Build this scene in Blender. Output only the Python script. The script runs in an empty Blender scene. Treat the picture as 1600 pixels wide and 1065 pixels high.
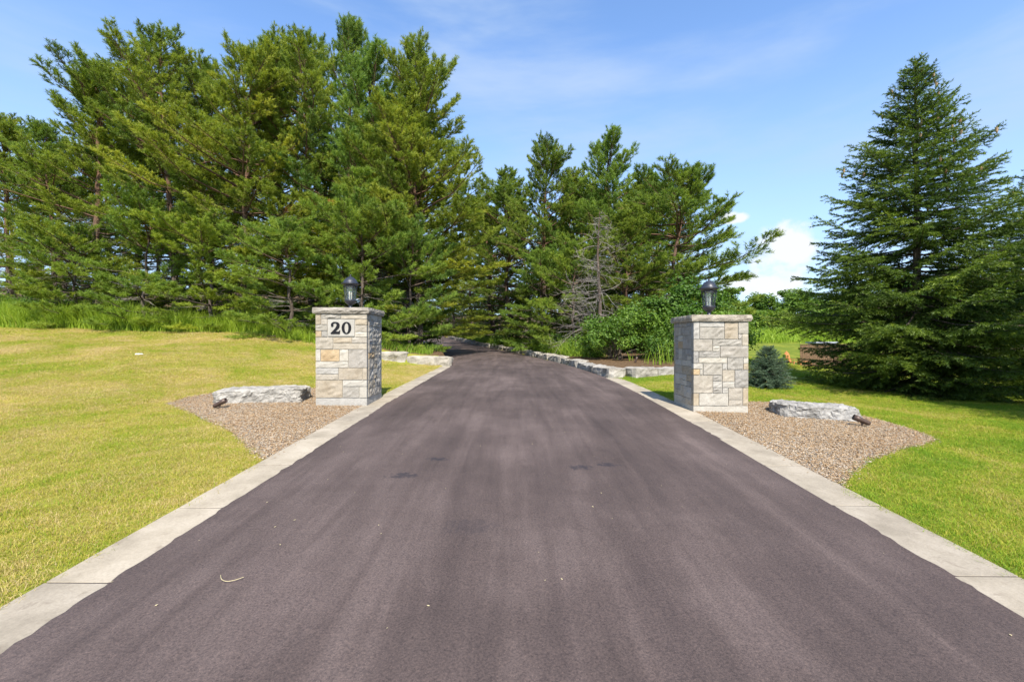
import bpy, bmesh, math, random
import numpy as np
from mathutils import Vector, Matrix, noise as mnoise

random.seed(7)
RNG = np.random.default_rng(7)
R = math.radians
scene = bpy.context.scene
C = scene.collection

# ------------------------------------------------------------------ camera
EYE = 1.36
FPX = 711.0                       # focal length in photo pixels (1600 wide)
cam_d = bpy.data.cameras.new("camera")
cam_d.lens = 16.0; cam_d.sensor_width = 36.0
cam_d.clip_start = 0.05; cam_d.clip_end = 4000
cam = bpy.data.objects.new("camera", cam_d); C.objects.link(cam)
cam.location = (0, 0, EYE); cam.rotation_euler = (R(90), 0, 0)
scene.camera = cam

# ------------------------------------------------------------------ sky, sun, exposure
SUN_AZ, SUN_EL = R(9), R(48)     # behind the camera, a little to the right
sunv = Vector((math.sin(SUN_AZ) * math.cos(SUN_EL), -math.cos(SUN_AZ) * math.cos(SUN_EL), math.sin(SUN_EL)))
sl = bpy.data.lights.new("sun", 'SUN'); sl.energy = 5.0; sl.angle = R(0.53); sl.color = (1.0, 0.935, 0.82)
so = bpy.data.objects.new("sun", sl); C.objects.link(so)
so.rotation_euler = (-sunv).to_track_quat('-Z', 'Y').to_euler()

world = bpy.data.worlds.new("World"); scene.world = world; world.use_nodes = True
def build_world():
    nt = world.node_tree; N = nt.nodes; L = nt.links; N.clear()
    out = N.new('ShaderNodeOutputWorld'); bg = N.new('ShaderNodeBackground')
    sky = N.new('ShaderNodeTexSky'); sky.sky_type = 'NISHITA'; sky.sun_disc = False
    sky.sun_elevation = SUN_EL; sky.sun_rotation = math.atan2(sunv.x, sunv.y)
    sky.air_density = 1.0; sky.dust_density = 0.6; sky.ozone_density = 2.2; sky.altitude = 200
    def math_(op, a, b=None, c=None, clamp=False):
        n = N.new('ShaderNodeMath'); n.operation = op; n.use_clamp = clamp
        for i, v in enumerate((a, b, c)):
            if v is None: continue
            if isinstance(v, (int, float)): n.inputs[i].default_value = v
            else: L.new(v, n.inputs[i])
        return n.outputs[0]
    tc = N.new('ShaderNodeTexCoord')
    sep = N.new('ShaderNodeSeparateXYZ'); L.new(tc.outputs['Generated'], sep.inputs[0])
    # clouds lie in the dome's own directions: azimuth (u) and height (v)
    az = math_('ARCTAN2', sep.outputs[0], sep.outputs[1])
    el = math_('ARCSINE', sep.outputs[2])
    comb = N.new('ShaderNodeCombineXYZ'); L.new(az, comb.inputs[0]); L.new(el, comb.inputs[1])
    def noise(scale_xyz, rot, sc, detail, rough=.55, dist=0.0):
        mp = N.new('ShaderNodeMapping'); mp.inputs['Scale'].default_value = scale_xyz
        mp.inputs['Rotation'].default_value = (0, 0, rot)
        L.new(comb.outputs[0], mp.inputs[0])
        n = N.new('ShaderNodeTexNoise'); n.inputs['Scale'].default_value = sc
        n.inputs['Detail'].default_value = detail; n.inputs['Roughness'].default_value = rough
        n.inputs['Distortion'].default_value = dist
        L.new(mp.outputs[0], n.inputs['Vector']); return n.outputs[0]
    def smooth(v, a, b):
        n = N.new('ShaderNodeMapRange'); n.interpolation_type = 'SMOOTHSTEP'
        n.inputs['From Min'].default_value = a; n.inputs['From Max'].default_value = b
        L.new(v, n.inputs['Value']); return n.outputs[0]
    # thin cirrus over the whole dome
    cir = math_('MULTIPLY', smooth(noise((1.0, 4.5, 1), R(-24), 1.5, 6, .55, .25), .41, .80), .85)
    # a cumulus beyond the trees, and its like elsewhere low on the horizon
    puff = noise((1, 1.25, 1), 0, 15, 9, .58, .25)
    def cumulus(cu, cv, wu, wv):
        du = math_('DIVIDE', math_('SUBTRACT', az, cu), wu)
        dv = math_('DIVIDE', math_('SUBTRACT', el, cv), wv)
        d2 = math_('ADD', math_('MULTIPLY', du, du), math_('MULTIPLY', dv, dv))
        body = math_('SUBTRACT', 1.0, d2)
        tot = math_('ADD', body, math_('MULTIPLY', math_('SUBTRACT', puff, .5), 3.2))
        return smooth(tot, .0, .85)
    cum = None
    for c in ((.535, .165, .058, .065), (.452, .238, .028, .014), (.50, .105, .09, .03), (1.25, .14, .10, .07), (-1.2, .12, .12, .06), (2.3, .15, .15, .07), (-2.4, .14, .16, .07)):
        v = cumulus(*c); cum = v if cum is None else math_('MAXIMUM', cum, v)
    haze_ = smooth(el, .62, -.02)
    mt = N.new('ShaderNodeMixRGB'); mt.blend_type = 'MULTIPLY'; mt.inputs[0].default_value = 1.; mt.inputs[2].default_value = (1.12, 1.27, 1.42, 1)
    L.new(sky.outputs[0], mt.inputs[1])
    m0 = N.new('ShaderNodeMixRGB'); m0.inputs[2].default_value = (2.6, 3.25, 4.3, 1)
    L.new(math_('MULTIPLY', haze_, .62), m0.inputs[0]); L.new(mt.outputs[0], m0.inputs[1])
    m1 = N.new('ShaderNodeMixRGB'); m1.inputs[2].default_value = (2.5, 3.2, 4.3, 1)
    L.new(cir, m1.inputs[0]); L.new(m0.outputs[0], m1.inputs[1])
    m2 = N.new('ShaderNodeMixRGB'); m2.inputs[2].default_value = (4.4, 4.5, 4.6, 1)
    L.new(math_('MULTIPLY', cum, .93), m2.inputs[0]); L.new(m1.outputs[0], m2.inputs[1])
    L.new(m2.outputs[0], bg.inputs[0]); bg.inputs[1].default_value = 0.132
    L.new(bg.outputs[0], out.inputs[0])
build_world()
vs = scene.view_settings
vs.view_transform = 'Standard'; vs.look = 'None'; vs.exposure = 0.8; vs.gamma = 1.0; vs.use_curve_mapping = False
scene.cycles.max_bounces = 6; scene.cycles.diffuse_bounces = 3; scene.cycles.glossy_bounces = 2
scene.cycles.transmission_bounces = 4; scene.cycles.transparent_max_bounces = 8
scene.cycles.sample_clamp_indirect = 6.0

# ================================================================== helpers
def tag(o, label=None, cat=None, group=None, kind=None):
    if label: o["label"] = label
    if cat: o["category"] = cat
    if group: o["group"] = group
    if kind: o["kind"] = kind
    return o
def thing(name, label, cat, loc=(0, 0, 0), rz=0.0, group=None, kind=None):
    o = bpy.data.objects.new(name, None); C.objects.link(o)
    o.empty_display_size = .2
    o.location = loc; o.rotation_euler = (0, 0, rz)
    return tag(o, label, cat, group, kind)
def link(name, me, parent=None, loc=None):
    o = bpy.data.objects.new(name, me); C.objects.link(o)
    if parent is not None: o.parent = parent
    if loc is not None: o.location = loc
    return o
def mesh_np(name, V, F, mats, attrs=None, midx=None, smooth=False):
    """V (n,3); F list of int arrays (m,3) or (m,4)."""
    me = bpy.data.meshes.new(name)
    if not isinstance(F, (list, tuple)): F = [F]
    F = [np.asarray(f, dtype=np.int32) for f in F if len(f)]
    V = np.asarray(V, dtype=np.float32)
    me.vertices.add(len(V)); me.vertices.foreach_set("co", V.ravel())
    loops = np.concatenate([f.ravel() for f in F])
    sizes = np.concatenate([np.full(len(f), f.shape[1], dtype=np.int32) for f in F])
    starts = np.concatenate([[0], np.cumsum(sizes)[:-1]]).astype(np.int32)
    me.loops.add(len(loops)); me.loops.foreach_set("vertex_index", loops)
    me.polygons.add(len(sizes)); me.polygons.foreach_set("loop_start", starts)
    if midx is not None: me.polygons.foreach_set("material_index", np.asarray(midx, dtype=np.int32))
    me.polygons.foreach_set("use_smooth", np.full(len(sizes), bool(smooth)))
    for m in (mats if isinstance(mats, (list, tuple)) else [mats]): me.materials.append(m)
    for k, a in (attrs or {}).items():
        at = me.attributes.new(k, 'FLOAT', 'POINT'); at.data.foreach_set("value", np.asarray(a, dtype=np.float32))
    me.update(calc_edges=True)
    return me
class MB:
    """collects pieces into one mesh"""
    def __init__(s): s.V = []; s.Q = []; s.T = []; s.n = 0
    def add(s, V, Q=None, T=None):
        V = np.asarray(V, dtype=np.float32)
        if Q is not None and len(Q): s.Q.append(np.asarray(Q) + s.n)
        if T is not None and len(T): s.T.append(np.asarray(T) + s.n)
        s.V.append(V); s.n += len(V)
    def tube(s, P, rad, sides=6, cap=False):
        P = np.asarray(P, dtype=float); n = len(P); rad = np.broadcast_to(rad, n)
        D = np.gradient(P, axis=0); D /= np.linalg.norm(D, axis=1)[:, None] + 1e-9
        ref = np.where(np.abs(D[:, 2:3]) > .9, np.array([[1., 0, 0]]), np.array([[0, 0, 1.]]))
        A = np.cross(D, ref); A /= np.linalg.norm(A, axis=1)[:, None] + 1e-9
        B = np.cross(D, A)
        a = np.arange(sides) / sides * 2 * np.pi
        ring = np.cos(a)[None, :, None] * A[:, None] + np.sin(a)[None, :, None] * B[:, None]
        V = (P[:, None] + ring * np.asarray(rad)[:, None, None]).reshape(-1, 3)
        i = np.arange(n - 1)[:, None] * sides; j = np.arange(sides)[None]; j2 = (j + 1) % sides
        Q = np.stack([i + j, i + j2, i + sides + j2, i + sides + j], -1).reshape(-1, 4)
        T = None
        if cap:
            V = np.concatenate([V, P[:1], P[-1:]]); k = n * sides
            jj = np.arange(sides); jn = (jj + 1) % sides
            T = np.concatenate([np.stack([np.full(sides, k), jn, jj], -1),
                                np.stack([np.full(sides, k + 1), jj + (n - 1) * sides, jn + (n - 1) * sides], -1)])
        s.add(V, Q, T)
    def box(s, c, d, M=None):
        c = np.asarray(c, float); d = np.asarray(d, float) / 2
        sg = np.array([[x, y, z] for x in (-1, 1) for y in (-1, 1) for z in (-1, 1)], float)
        V = sg * d
        if M is not None: V = V @ np.array(M.to_3x3()).T
        Q = [[0, 1, 3, 2], [4, 6, 7, 5], [0, 4, 5, 1], [2, 3, 7, 6], [0, 2, 6, 4], [1, 5, 7, 3]]
        s.add(V + c, Q)
    def lathe(s, prof, seg=16, c=(0, 0, 0), rot=0.0):
        prof = np.asarray(prof, float); n = len(prof)
        a = np.arange(seg) / seg * 2 * np.pi + rot
        V = np.stack([prof[:, 0][:, None] * np.cos(a), prof[:, 0][:, None] * np.sin(a), np.repeat(prof[:, 1][:, None], seg, 1)], -1).reshape(-1, 3) + np.asarray(c)
        i = np.arange(n - 1)[:, None] * seg; j = np.arange(seg)[None]; j2 = (j + 1) % seg
        s.add(V, np.stack([i + j, i + j2, i + seg + j2, i + seg + j], -1).reshape(-1, 4))
    def mesh(s, name, mat, smooth=False):
        return mesh_np(name, np.concatenate(s.V), [np.concatenate(x) for x in (s.Q, s.T) if x], mat, smooth=smooth)
    def build(s, name, mat, parent=None, smooth=False):
        return link(name, s.mesh(name, mat, smooth), parent)

# ------------------------------------------------------------------ materials
def new_mat(name):
    m = bpy.data.materials.new(name); m.use_nodes = True
    nt = m.node_tree; nt.nodes.clear()
    out = nt.nodes.new('ShaderNodeOutputMaterial')
    return m, nt, nt.nodes, nt.links, out
def ramp(N, stops):
    r = N.new('ShaderNodeValToRGB'); e = r.color_ramp.elements
    while len(e) < len(stops): e.new(.5)
    for k, (p, c) in zip(e, stops): k.position = p; k.color = (*c, 1)
    return r
def tex(N, L, scale, detail=4, rough=.55, vec=None, dist=0.0):
    n = N.new('ShaderNodeTexNoise'); n.inputs['Scale'].default_value = scale
    n.inputs['Detail'].default_value = detail; n.inputs['Roughness'].default_value = rough; n.inputs['Distortion'].default_value = dist
    if vec is not None: L.new(vec, n.inputs['Vector'])
    return n
def mixc(N, L, fac, a, b, mode='MIX'):
    m = N.new('ShaderNodeMixRGB'); m.blend_type = mode
    for i, v in enumerate((fac, a, b)):
        if isinstance(v, (int, float)): m.inputs[i].default_value = v if i == 0 else (v, v, v, 1)
        elif isinstance(v, tuple): m.inputs[i].default_value = (*v, 1)
        else: L.new(v, m.inputs[i])
    return m.outputs[0]
def mth(N, L, op, a, b=None, clamp=False):
    n = N.new('ShaderNodeMath'); n.operation = op; n.use_clamp = clamp
    for i, v in enumerate((a, b)):
        if v is None: continue
        if isinstance(v, (int, float)): n.inputs[i].default_value = v
        else: L.new(v, n.inputs[i])
    return n.outputs[0]
def mrange(N, L, v, a, b, c=0., d=1.):
    n = N.new('ShaderNodeMapRange'); n.interpolation_type = 'SMOOTHSTEP'
    for k, x in zip(('From Min', 'From Max', 'To Min', 'To Max'), (a, b, c, d)): n.inputs[k].default_value = x
    L.new(v, n.inputs['Value']); return n.outputs[0]
def bump(N, L, hgt, strength, dist=.01):
    b = N.new('ShaderNodeBump'); b.inputs['Strength'].default_value = strength; b.inputs['Distance'].default_value = dist
    L.new(hgt, b.inputs['Height']); return b.outputs[0]
def principled(N, L, out, col, rough=.7, normal=None, metal=0., spec=.4):
    p = N.new('ShaderNodeBsdfPrincipled')
    if isinstance(col, tuple): p.inputs['Base Color'].default_value = (*col, 1)
    else: L.new(col, p.inputs['Base Color'])
    if isinstance(rough, (int, float)): p.inputs['Roughness'].default_value = rough
    else: L.new(rough, p.inputs['Roughness'])
    p.inputs['Metallic'].default_value = metal; p.inputs['Specular IOR Level'].default_value = spec
    if normal is not None: L.new(normal, p.inputs['Normal'])
    L.new(p.outputs[0], out.inputs[0]); return p
def leaf_mat(name, stops, trans=.35, big=None, rough=.55, spec=.35, objvar=.0):
    """foliage: colour from the 'tint' attribute, varied over the tree by noise"""
    m, nt, N, L, out = new_mat(name)
    at = N.new('ShaderNodeAttribute'); at.attribute_name = 'tint'
    r = ramp(N, stops)
    t = at.outputs['Fac']
    if objvar:
        oi = N.new('ShaderNodeObjectInfo')
        t = mth(N, L, 'ADD', t, mth(N, L, 'MULTIPLY', mth(N, L, 'SUBTRACT', oi.outputs['Random'], .5), objvar))
    L.new(t, r.inputs[0])
    oi2 = N.new('ShaderNodeObjectInfo')
    rc = mixc(N, L, 1., r.outputs[0], mixc(N, L, oi2.outputs['Random'], (.80, .90, .98), (1.16, 1.08, .92)), 'MULTIPLY')
    p = N.new('ShaderNodeBsdfPrincipled'); L.new(rc, p.inputs['Base Color'])
    p.inputs['Roughness'].default_value = rough; p.inputs['Specular IOR Level'].default_value = spec
    tr = N.new('ShaderNodeBsdfTranslucent')
    tc = mixc(N, L, 1.0, rc, (1.15, 1.2, .6), 'MULTIPLY'); L.new(tc, tr.inputs[0])
    mx = N.new('ShaderNodeMixShader'); mx.inputs[0].default_value = trans
    L.new(p.outputs[0], mx.inputs[1]); L.new(tr.outputs[0], mx.inputs[2]); L.new(mx.outputs[0], out.inputs[0])
    return m
def objco(N): return N.new('ShaderNodeTexCoord').outputs['Object']
def wpos(N): return N.new('ShaderNodeNewGeometry').outputs['Position']

def mat_bark():
    m, nt, N, L, out = new_mat('pine_bark'); co = objco(N)
    mp = N.new('ShaderNodeMapping'); mp.inputs['Scale'].default_value = (6, 6, 1.5); L.new(co, mp.inputs[0])
    n = tex(N, L, 3, 6, .65, mp.outputs[0])
    c1 = ramp(N, [(.3, (.035, .027, .022)), (.55, (.10, .075, .058)), (.75, (.17, .135, .105))]); L.new(n.outputs[0], c1.inputs[0])
    c2 = ramp(N, [(.3, (.07, .035, .02)), (.55, (.15, .075, .04)), (.75, (.22, .12, .07))]); L.new(n.outputs[0], c2.inputs[0])
    sp = N.new('ShaderNodeSeparateXYZ'); L.new(co, sp.inputs[0])
    col = mixc(N, L, mth(N, L, 'MULTIPLY', mrange(N, L, sp.outputs[2], 2.5, 6.5), .75), c1.outputs[0], c2.outputs[0])
    principled(N, L, out, col, .9, bump(N, L, n.outputs[0], .8, .03)); return m
def mat_twig(name, a, b):
    m, nt, N, L, out = new_mat(name)
    n = tex(N, L, 9, 3, .6, objco(N)); c = ramp(N, [(.3, a), (.7, b)]); L.new(n.outputs[0], c.inputs[0])
    principled(N, L, out, c.outputs[0], .9); return m
def mat_rock(name, dark, mid, lite, sc=4., bstr=.9):
    m, nt, N, L, out = new_mat(name); co = objco(N)
    oi = N.new('ShaderNodeObjectInfo')
    ad = N.new('ShaderNodeVectorMath'); ad.operation = 'ADD'; L.new(co, ad.inputs[0])
    cm = N.new('ShaderNodeCombineXYZ'); L.new(mth(N, L, 'MULTIPLY', oi.outputs['Random'], 40.), cm.inputs[0]); L.new(cm.outputs[0], ad.inputs[1])
    v = ad.outputs[0]
    n1 = tex(N, L, sc, 8, .62, v, .4); n2 = tex(N, L, sc * 7, 5, .65, v)
    c = ramp(N, [(.3, dark), (.5, mid), (.72, lite)]); L.new(n1.outputs[0], c.inputs[0])
    col = mixc(N, L, .35, c.outputs[0], n2.outputs['Fac'], 'OVERLAY')
    col = mixc(N, L, 1.0, col, mixc(N, L, oi.outputs['Random'], (.86, .87, .9), (1.06, 1.03, .97)), 'MULTIPLY')
    h = mth(N, L, 'ADD', mth(N, L, 'MULTIPLY', n1.outputs[0], 1.0), mth(N, L, 'MULTIPLY', n2.outputs[0], .35))
    principled(N, L, out, col, .88, bump(N, L, h, bstr, .03), spec=.25); return m
def mat_plain(name, col, rough=.6, metal=0., var=.0, sc=8., spec=.4):
    m, nt, N, L, out = new_mat(name)
    if var:
        n = tex(N, L, sc, 5, .6, objco(N))
        f = mrange(N, L, n.outputs[0], .3, .7, 1 - var, 1 + var)
        c = mixc(N, L, 1., col, f, 'MULTIPLY'); principled(N, L, out, c, rough, bump(N, L, n.outputs[0], .25, .01), metal, spec)
    else: principled(N, L, out, col, rough, None, metal, spec)
    return m

# ================================================================== the lie of the land
def sstep(t): t = np.clip(t, 0, 1); return t * t * (3 - 2 * t)
_ty = np.arange(-40, 700, .25)
def table(pts, sig):
    ys = np.array([p[0] for p in pts], float); zs = np.array([p[1] for p in pts], float)
    v = np.interp(_ty, ys, zs); k = np.exp(-.5 * (np.arange(-40, 41) * .25 / sig) ** 2); k /= k.sum()
    vp = np.pad(v, 40, mode='edge'); vp[:40] = v[0] - (v[1] - v[0]) * np.arange(40, 0, -1)
    return np.convolve(vp, k, mode='valid')
_P = table([(-40, -2.2), (0, 0), (1.9, .09), (6.84, .35), (10.8, .455), (16.5, .56), (23, .70), (35, .98), (45, 1.6), (60, 3.4), (90, 6.5), (110, 7.5), (700, 12)], 1.2)
_RL = table([(-40, -2.10), (2, -2.10), (7, -2.02), (15, -1.98), (19, -2.5), (25, -4.3), (35, -7.6), (45, -11.5), (60, -19), (700, -300)], .9)
_RR = table([(-40, 2.36), (10.5, 2.36), (13.5, 2.12), (16.5, 1.72), (23, .45), (35, -2.4), (45, -6.2), (60, -13), (700, -290)], .9)
_VV = table([(-40, -.6), (0, -.12), (6, .12), (11, .13), (20, -.25), (38, -.72), (46, -.1), (66, 2.9), (82, 4.2), (200, 9), (700, 14)], 2.0)
_XB = table([(-40, 2.4), (8, 3.0), (13, 6.0), (30, 11), (60, 16), (120, 20), (700, 20)], 1.5)
def P_(y): return np.interp(y, _ty, _P)
def RL(y): return np.interp(y, _ty, _RL)
def RR(y): return np.interp(y, _ty, _RR)
WALL_A, WALL_B = np.array([2.48, 11.05]), np.array([6.4, 13.4])
def und(x, y):
    return .018 * np.sin(x * 1.3 + .7 * y) * np.sin(y * .9 - .4 * x) + .012 * np.sin(x * 3.1 + 1.7) * np.sin(y * 2.7 + .4)
def H(x, y):
    x = np.asarray(x, float); y = np.asarray(y, float)
    z = P_(y) + 0 * x
    dxl = np.clip(RL(y) - .42 - x, 0, None)
    lift = (.108 * np.clip(y - 6.2, 0, 11.3) + .085 * np.clip(y - 18.5, 0, 40)) * sstep(dxl / 6.5)
    z = z + lift + .01 * np.clip(dxl - 6, 0, 20)
    z = z + .34 * sstep((y - 14.95) / .3) * sstep((RL(y) - .12 - x) / .3) * sstep((26 - y) / 8) * sstep((x + 7.0) / 2.2)
    dxr = np.clip(x - RR(y) - .42, 0, None)
    w = sstep((x - np.interp(y, _ty, _XB)) / np.where(y < 12, 6.0, 8.0))
    z = z * (1 - w) + np.interp(y, _ty, _VV) * w
    z = z - .03 * np.clip(dxr, 0, 2.5) * (1 - w) * sstep((12 - y) / 3)
    s = (y - WALL_A[1]) - (x - WALL_A[0]) * (WALL_B[1] - WALL_A[1]) / (WALL_B[0] - WALL_A[0])
    z = z + .20 * sstep((s - .05) / .3) * sstep((x - RR(y) - .12) / .3) * sstep((40 - y) / 12) * (1 - w)
    off = sstep((np.maximum(dxl, dxr) - .1) / 1.0)
    return z + und(x, y) * off * 1.2
def gp(px, py):
    """the point of the land seen at a pixel of the photograph"""
    d = np.concatenate([np.arange(.8, 30, .02), np.arange(30, 140, .1)])
    x = (px - 800) / FPX * d; z = EYE - (py - 532) / FPX * d
    k = np.argmax(H(x, d) >= z)
    return np.array([x[k], d[k], H(x[k], d[k])])
def at(px, py, d): return np.array([(px - 800) / FPX * d, d, EYE - (py - 532) / FPX * d])
def inpoly(x, y, poly):
    x = np.asarray(x); y = np.asarray(y); r = np.zeros(x.shape, bool); n = len(poly)
    for i in range(n):
        x1, y1 = poly[i][:2]; x2, y2 = poly[(i + 1) % n][:2]
        c = ((y1 > y) != (y2 > y)) & (x < (x2 - x1) * (y - y1) / (y2 - y1 + 1e-12) + x1); r ^= c
    return r
KW = .30    # kerb width
BED_L = [gp(*p) for p in ((262, 630), (290, 621), (330, 614), (400, 608), (470, 606), (497, 607), (560, 600))] + \
        [np.array([RL(7.3) - KW + .07, 7.3, 0])] + [np.array([RL(v) - KW + .07, v, 0]) for v in (6.6, 6.0, 5.4, 4.9, 4.3)] + \
        [gp(*p) for p in ((393, 708), (383, 695), (368, 680), (342, 664), (305, 647))]
BED_R = [np.array([RR(v) + KW - .07, v, 0]) for v in (3.62, 4.35, 4.9, 5.6, 6.2, 7.5)] + \
        [gp(*p) for p in ((1180, 628), (1230, 630), (1330, 646), (1400, 664), (1440, 676), (1462, 687), (1430, 697), (1395, 706), (1355, 722), (1332, 738))]
def treeline(x):
    """depth at which the left lawn ends and the wood begins"""
    return np.interp(x, [-60, -30, -18, -10, -6, -4.2, -2], [22, 20.5, 17.2, 16.2, 15.6, 15.05, 15.0])

# ------------------------------------------------------------------ ground
def mat_ground():
    m, nt, N, L, out = new_mat('ground_soil_and_turf'); v = wpos(N)
    n1 = tex(N, L, .55, 5, .6, v); n2 = tex(N, L, 14, 6, .7, v); n3 = tex(N, L, 60, 3, .7, v)
    fa = N.new('ShaderNodeAttribute'); fa.attribute_name = 'forest'
    dr = N.new('ShaderNodeAttribute'); dr.attribute_name = 'dry'
    g = ramp(N, [(.3, (.11, .145, .018)), (.55, (.19, .20, .026)), (.75, (.31, .25, .055))])
    L.new(mth(N, L, 'ADD', n1.outputs[0], mth(N, L, 'MULTIPLY', mth(N, L, 'SUBTRACT', dr.outputs['Fac'], .5), .35)), g.inputs[0])
    gc = mixc(N, L, .45, g.outputs[0], n2.outputs['Fac'], 'OVERLAY')
    f = ramp(N, [(.3, (.04, .028, .018)), (.5, (.12, .075, .04)), (.7, (.22, .145, .08))]); L.new(n2.outputs[0], f.inputs[0])
    col = mixc(N, L, mrange(N, L, mth(N, L, 'ADD', fa.outputs['Fac'], mth(N, L, 'MULTIPLY', mth(N, L, 'SUBTRACT', n1.outputs[0], .5), .5)), .35, .65), gc, f.outputs[0])
    h = mth(N, L, 'ADD', n2.outputs[0], mth(N, L, 'MULTIPLY', n3.outputs[0], .4))
    principled(N, L, out, col, .95, bump(N, L, h, .7, .04), spec=.1); return m
def forest_mask(x, y):
    left = sstep((y - treeline(x) - .0) / .6) * sstep((RL(y) - x) / .4) * (x < RL(y))
    s = (y - WALL_A[1]) - (x - WALL_A[0]) * (WALL_B[1] - WALL_A[1]) / (WALL_B[0] - WALL_A[0])
    edge = np.interp(y, [10, 16, 30, 60], [6.2, 8.5, 11.5, 15])
    right = sstep(s / .4) * sstep((x - RR(y)) / .3) * sstep((edge - x) / 1.2)
    return np.maximum(left, right) * sstep((110 - y) / 20)
def build_ground():
    def span(lo, hi, pts): 
        out = []
        for a, b, st in pts: out += list(np.arange(a, b, st))
        return np.unique(np.round(np.array([v for v in out if lo <= v <= hi] + [lo, hi]), 4))
    xs = span(-900, 900, [(-900, -100, 60), (-100, -30, 6), (-30, -5, .4), (-5, -1.2, .1), (-1.2, 1.6, .4), (1.6, 6, .1), (6, 32, .4), (32, 100, 6), (100, 900, 60)])
    xs = np.unique(np.concatenate([xs, [-2.40, -2.36, 2.63, 2.67]]))
    ys = span(-60, 1500, [(-60, -6, 6), (-6, 0, .6), (0, 20, .16), (20, 46, .5), (46, 110, 2), (110, 1500, 60)])
    X, Y = np.meshgrid(xs, ys); Z = H(X, Y)
    inside = np.minimum(X - (RL(Y) - KW * .75), (RR(Y) + KW * .75) - X)
    Z = Z - .06 * sstep(inside / .06)
    n, k = X.shape
    i = np.arange(n - 1)[:, None] * k + np.arange(k - 1)[None]
    Q = np.stack([i, i + 1, i + k + 1, i + k], -1).reshape(-1, 4)
    dry = np.where(X < 0, .85, .35) - .3 * sstep((Y - 25) / 20)
    me = mesh_np('ground', np.stack([X, Y, Z], -1).reshape(-1, 3), Q, mat_ground(),
                 {'forest': forest_mask(X, Y).ravel(), 'dry': dry.ravel()}, smooth=True)
    tag(link('ground', me), 'mown lawn and woodland ground on both sides of the driveway', None, None, 'structure')
build_ground()

# ------------------------------------------------------------------ driveway
def mat_asphalt():
    m, nt, N, L, out = new_mat('asphalt'); v = wpos(N)
    mp = N.new('ShaderNodeMapping'); mp.inputs['Scale'].default_value = (1.0, .07, 1.0); L.new(v, mp.inputs[0])
    n1 = tex(N, L, 6.5, 7, .62, mp.outputs[0], .4)            # long roller and tyre streaks
    mp2 = N.new('ShaderNodeMapping'); mp2.inputs['Scale'].default_value = (1.0, .22, 1.0); mp2.inputs['Rotation'].default_value = (0, 0, R(11)); L.new(v, mp2.inputs[0])
    n1b = tex(N, L, 1.2, 4, .55, mp2.outputs[0], .6)
    n2 = tex(N, L, 1.1, 6, .6, v); n3 = tex(N, L, 95, 4, .75, v)
    n4 = tex(N, L, 330, 2, .6, v)
    base = ramp(N, [(.37, (.044, .032, .0295)), (.5, (.072, .0530, .0485)), (.63, (.114, .086, .079))])
    s = mth(N, L, 'ADD', mth(N, L, 'MULTIPLY', n1.outputs[0], .28), mth(N, L, 'ADD', mth(N, L, 'MULTIPLY', n2.outputs[0], .34), mth(N, L, 'MULTIPLY', n1b.outputs[0], .38)))
    L.new(s, base.inputs[0])
    g = ramp(N, [(.33, (.42, .42, .45)), (.5, (1, 1, 1)), (.66, (1.5, 1.45, 1.38))]); L.new(n3.outputs[0], g.inputs[0])
    col = mixc(N, L, .75, base.outputs[0], g.outputs[0], 'MULTIPLY')
    g4 = ramp(N, [(.55, (1, 1, 1)), (.72, (2.3, 2.15, 2.0))]); L.new(n4.outputs[0], g4.inputs[0])
    col = mixc(N, L, .6, col, g4.outputs[0], 'MULTIPLY')
    # dark dropped-oil marks with soft broken edges
    sp = N.new('ShaderNodeSeparateXYZ'); L.new(v, sp.inputs[0])
    nd = tex(N, L, 21, 4, .75, v)
    tot = None
    for px, py, rx, ry in ((628, 748, .105, .05), (684, 722, .075, .045), (907, 735, .085, .05), (948, 730, .075, .05), (735, 832, .16, .10)):
        g0 = gp(px, py)
        dx = mth(N, L, 'DIVIDE', mth(N, L, 'SUBTRACT', sp.outputs[0], float(g0[0])), rx * 1.25)
        dy = mth(N, L, 'DIVIDE', mth(N, L, 'SUBTRACT', sp.outputs[1], float(g0[1])), ry * 1.25)
        d = mth(N, L, 'ADD', mth(N, L, 'MULTIPLY', dx, dx), mth(N, L, 'MULTIPLY', dy, dy))
        k = mrange(N, L, mth(N, L, 'ADD', d, mth(N, L, 'MULTIPLY', mth(N, L, 'SUBTRACT', nd.outputs[0], .5), 7.5)), 1.3, .1, 0, .68 if px != 735 else .28)
        tot = k if tot is None else mth(N, L, 'MAXIMUM', tot, k)
    col = mixc(N, L, tot, col, (.022, .020, .026))
    h = mth(N, L, 'ADD', n3.outputs[0], mth(N, L, 'MULTIPLY', n4.outputs[0], .4))
    rg = mrange(N, L, n1.outputs[0], .3, .7, .72, .9)
    principled(N, L, out, col, rg, bump(N, L, h, .55, .006), spec=.3); return m
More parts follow.
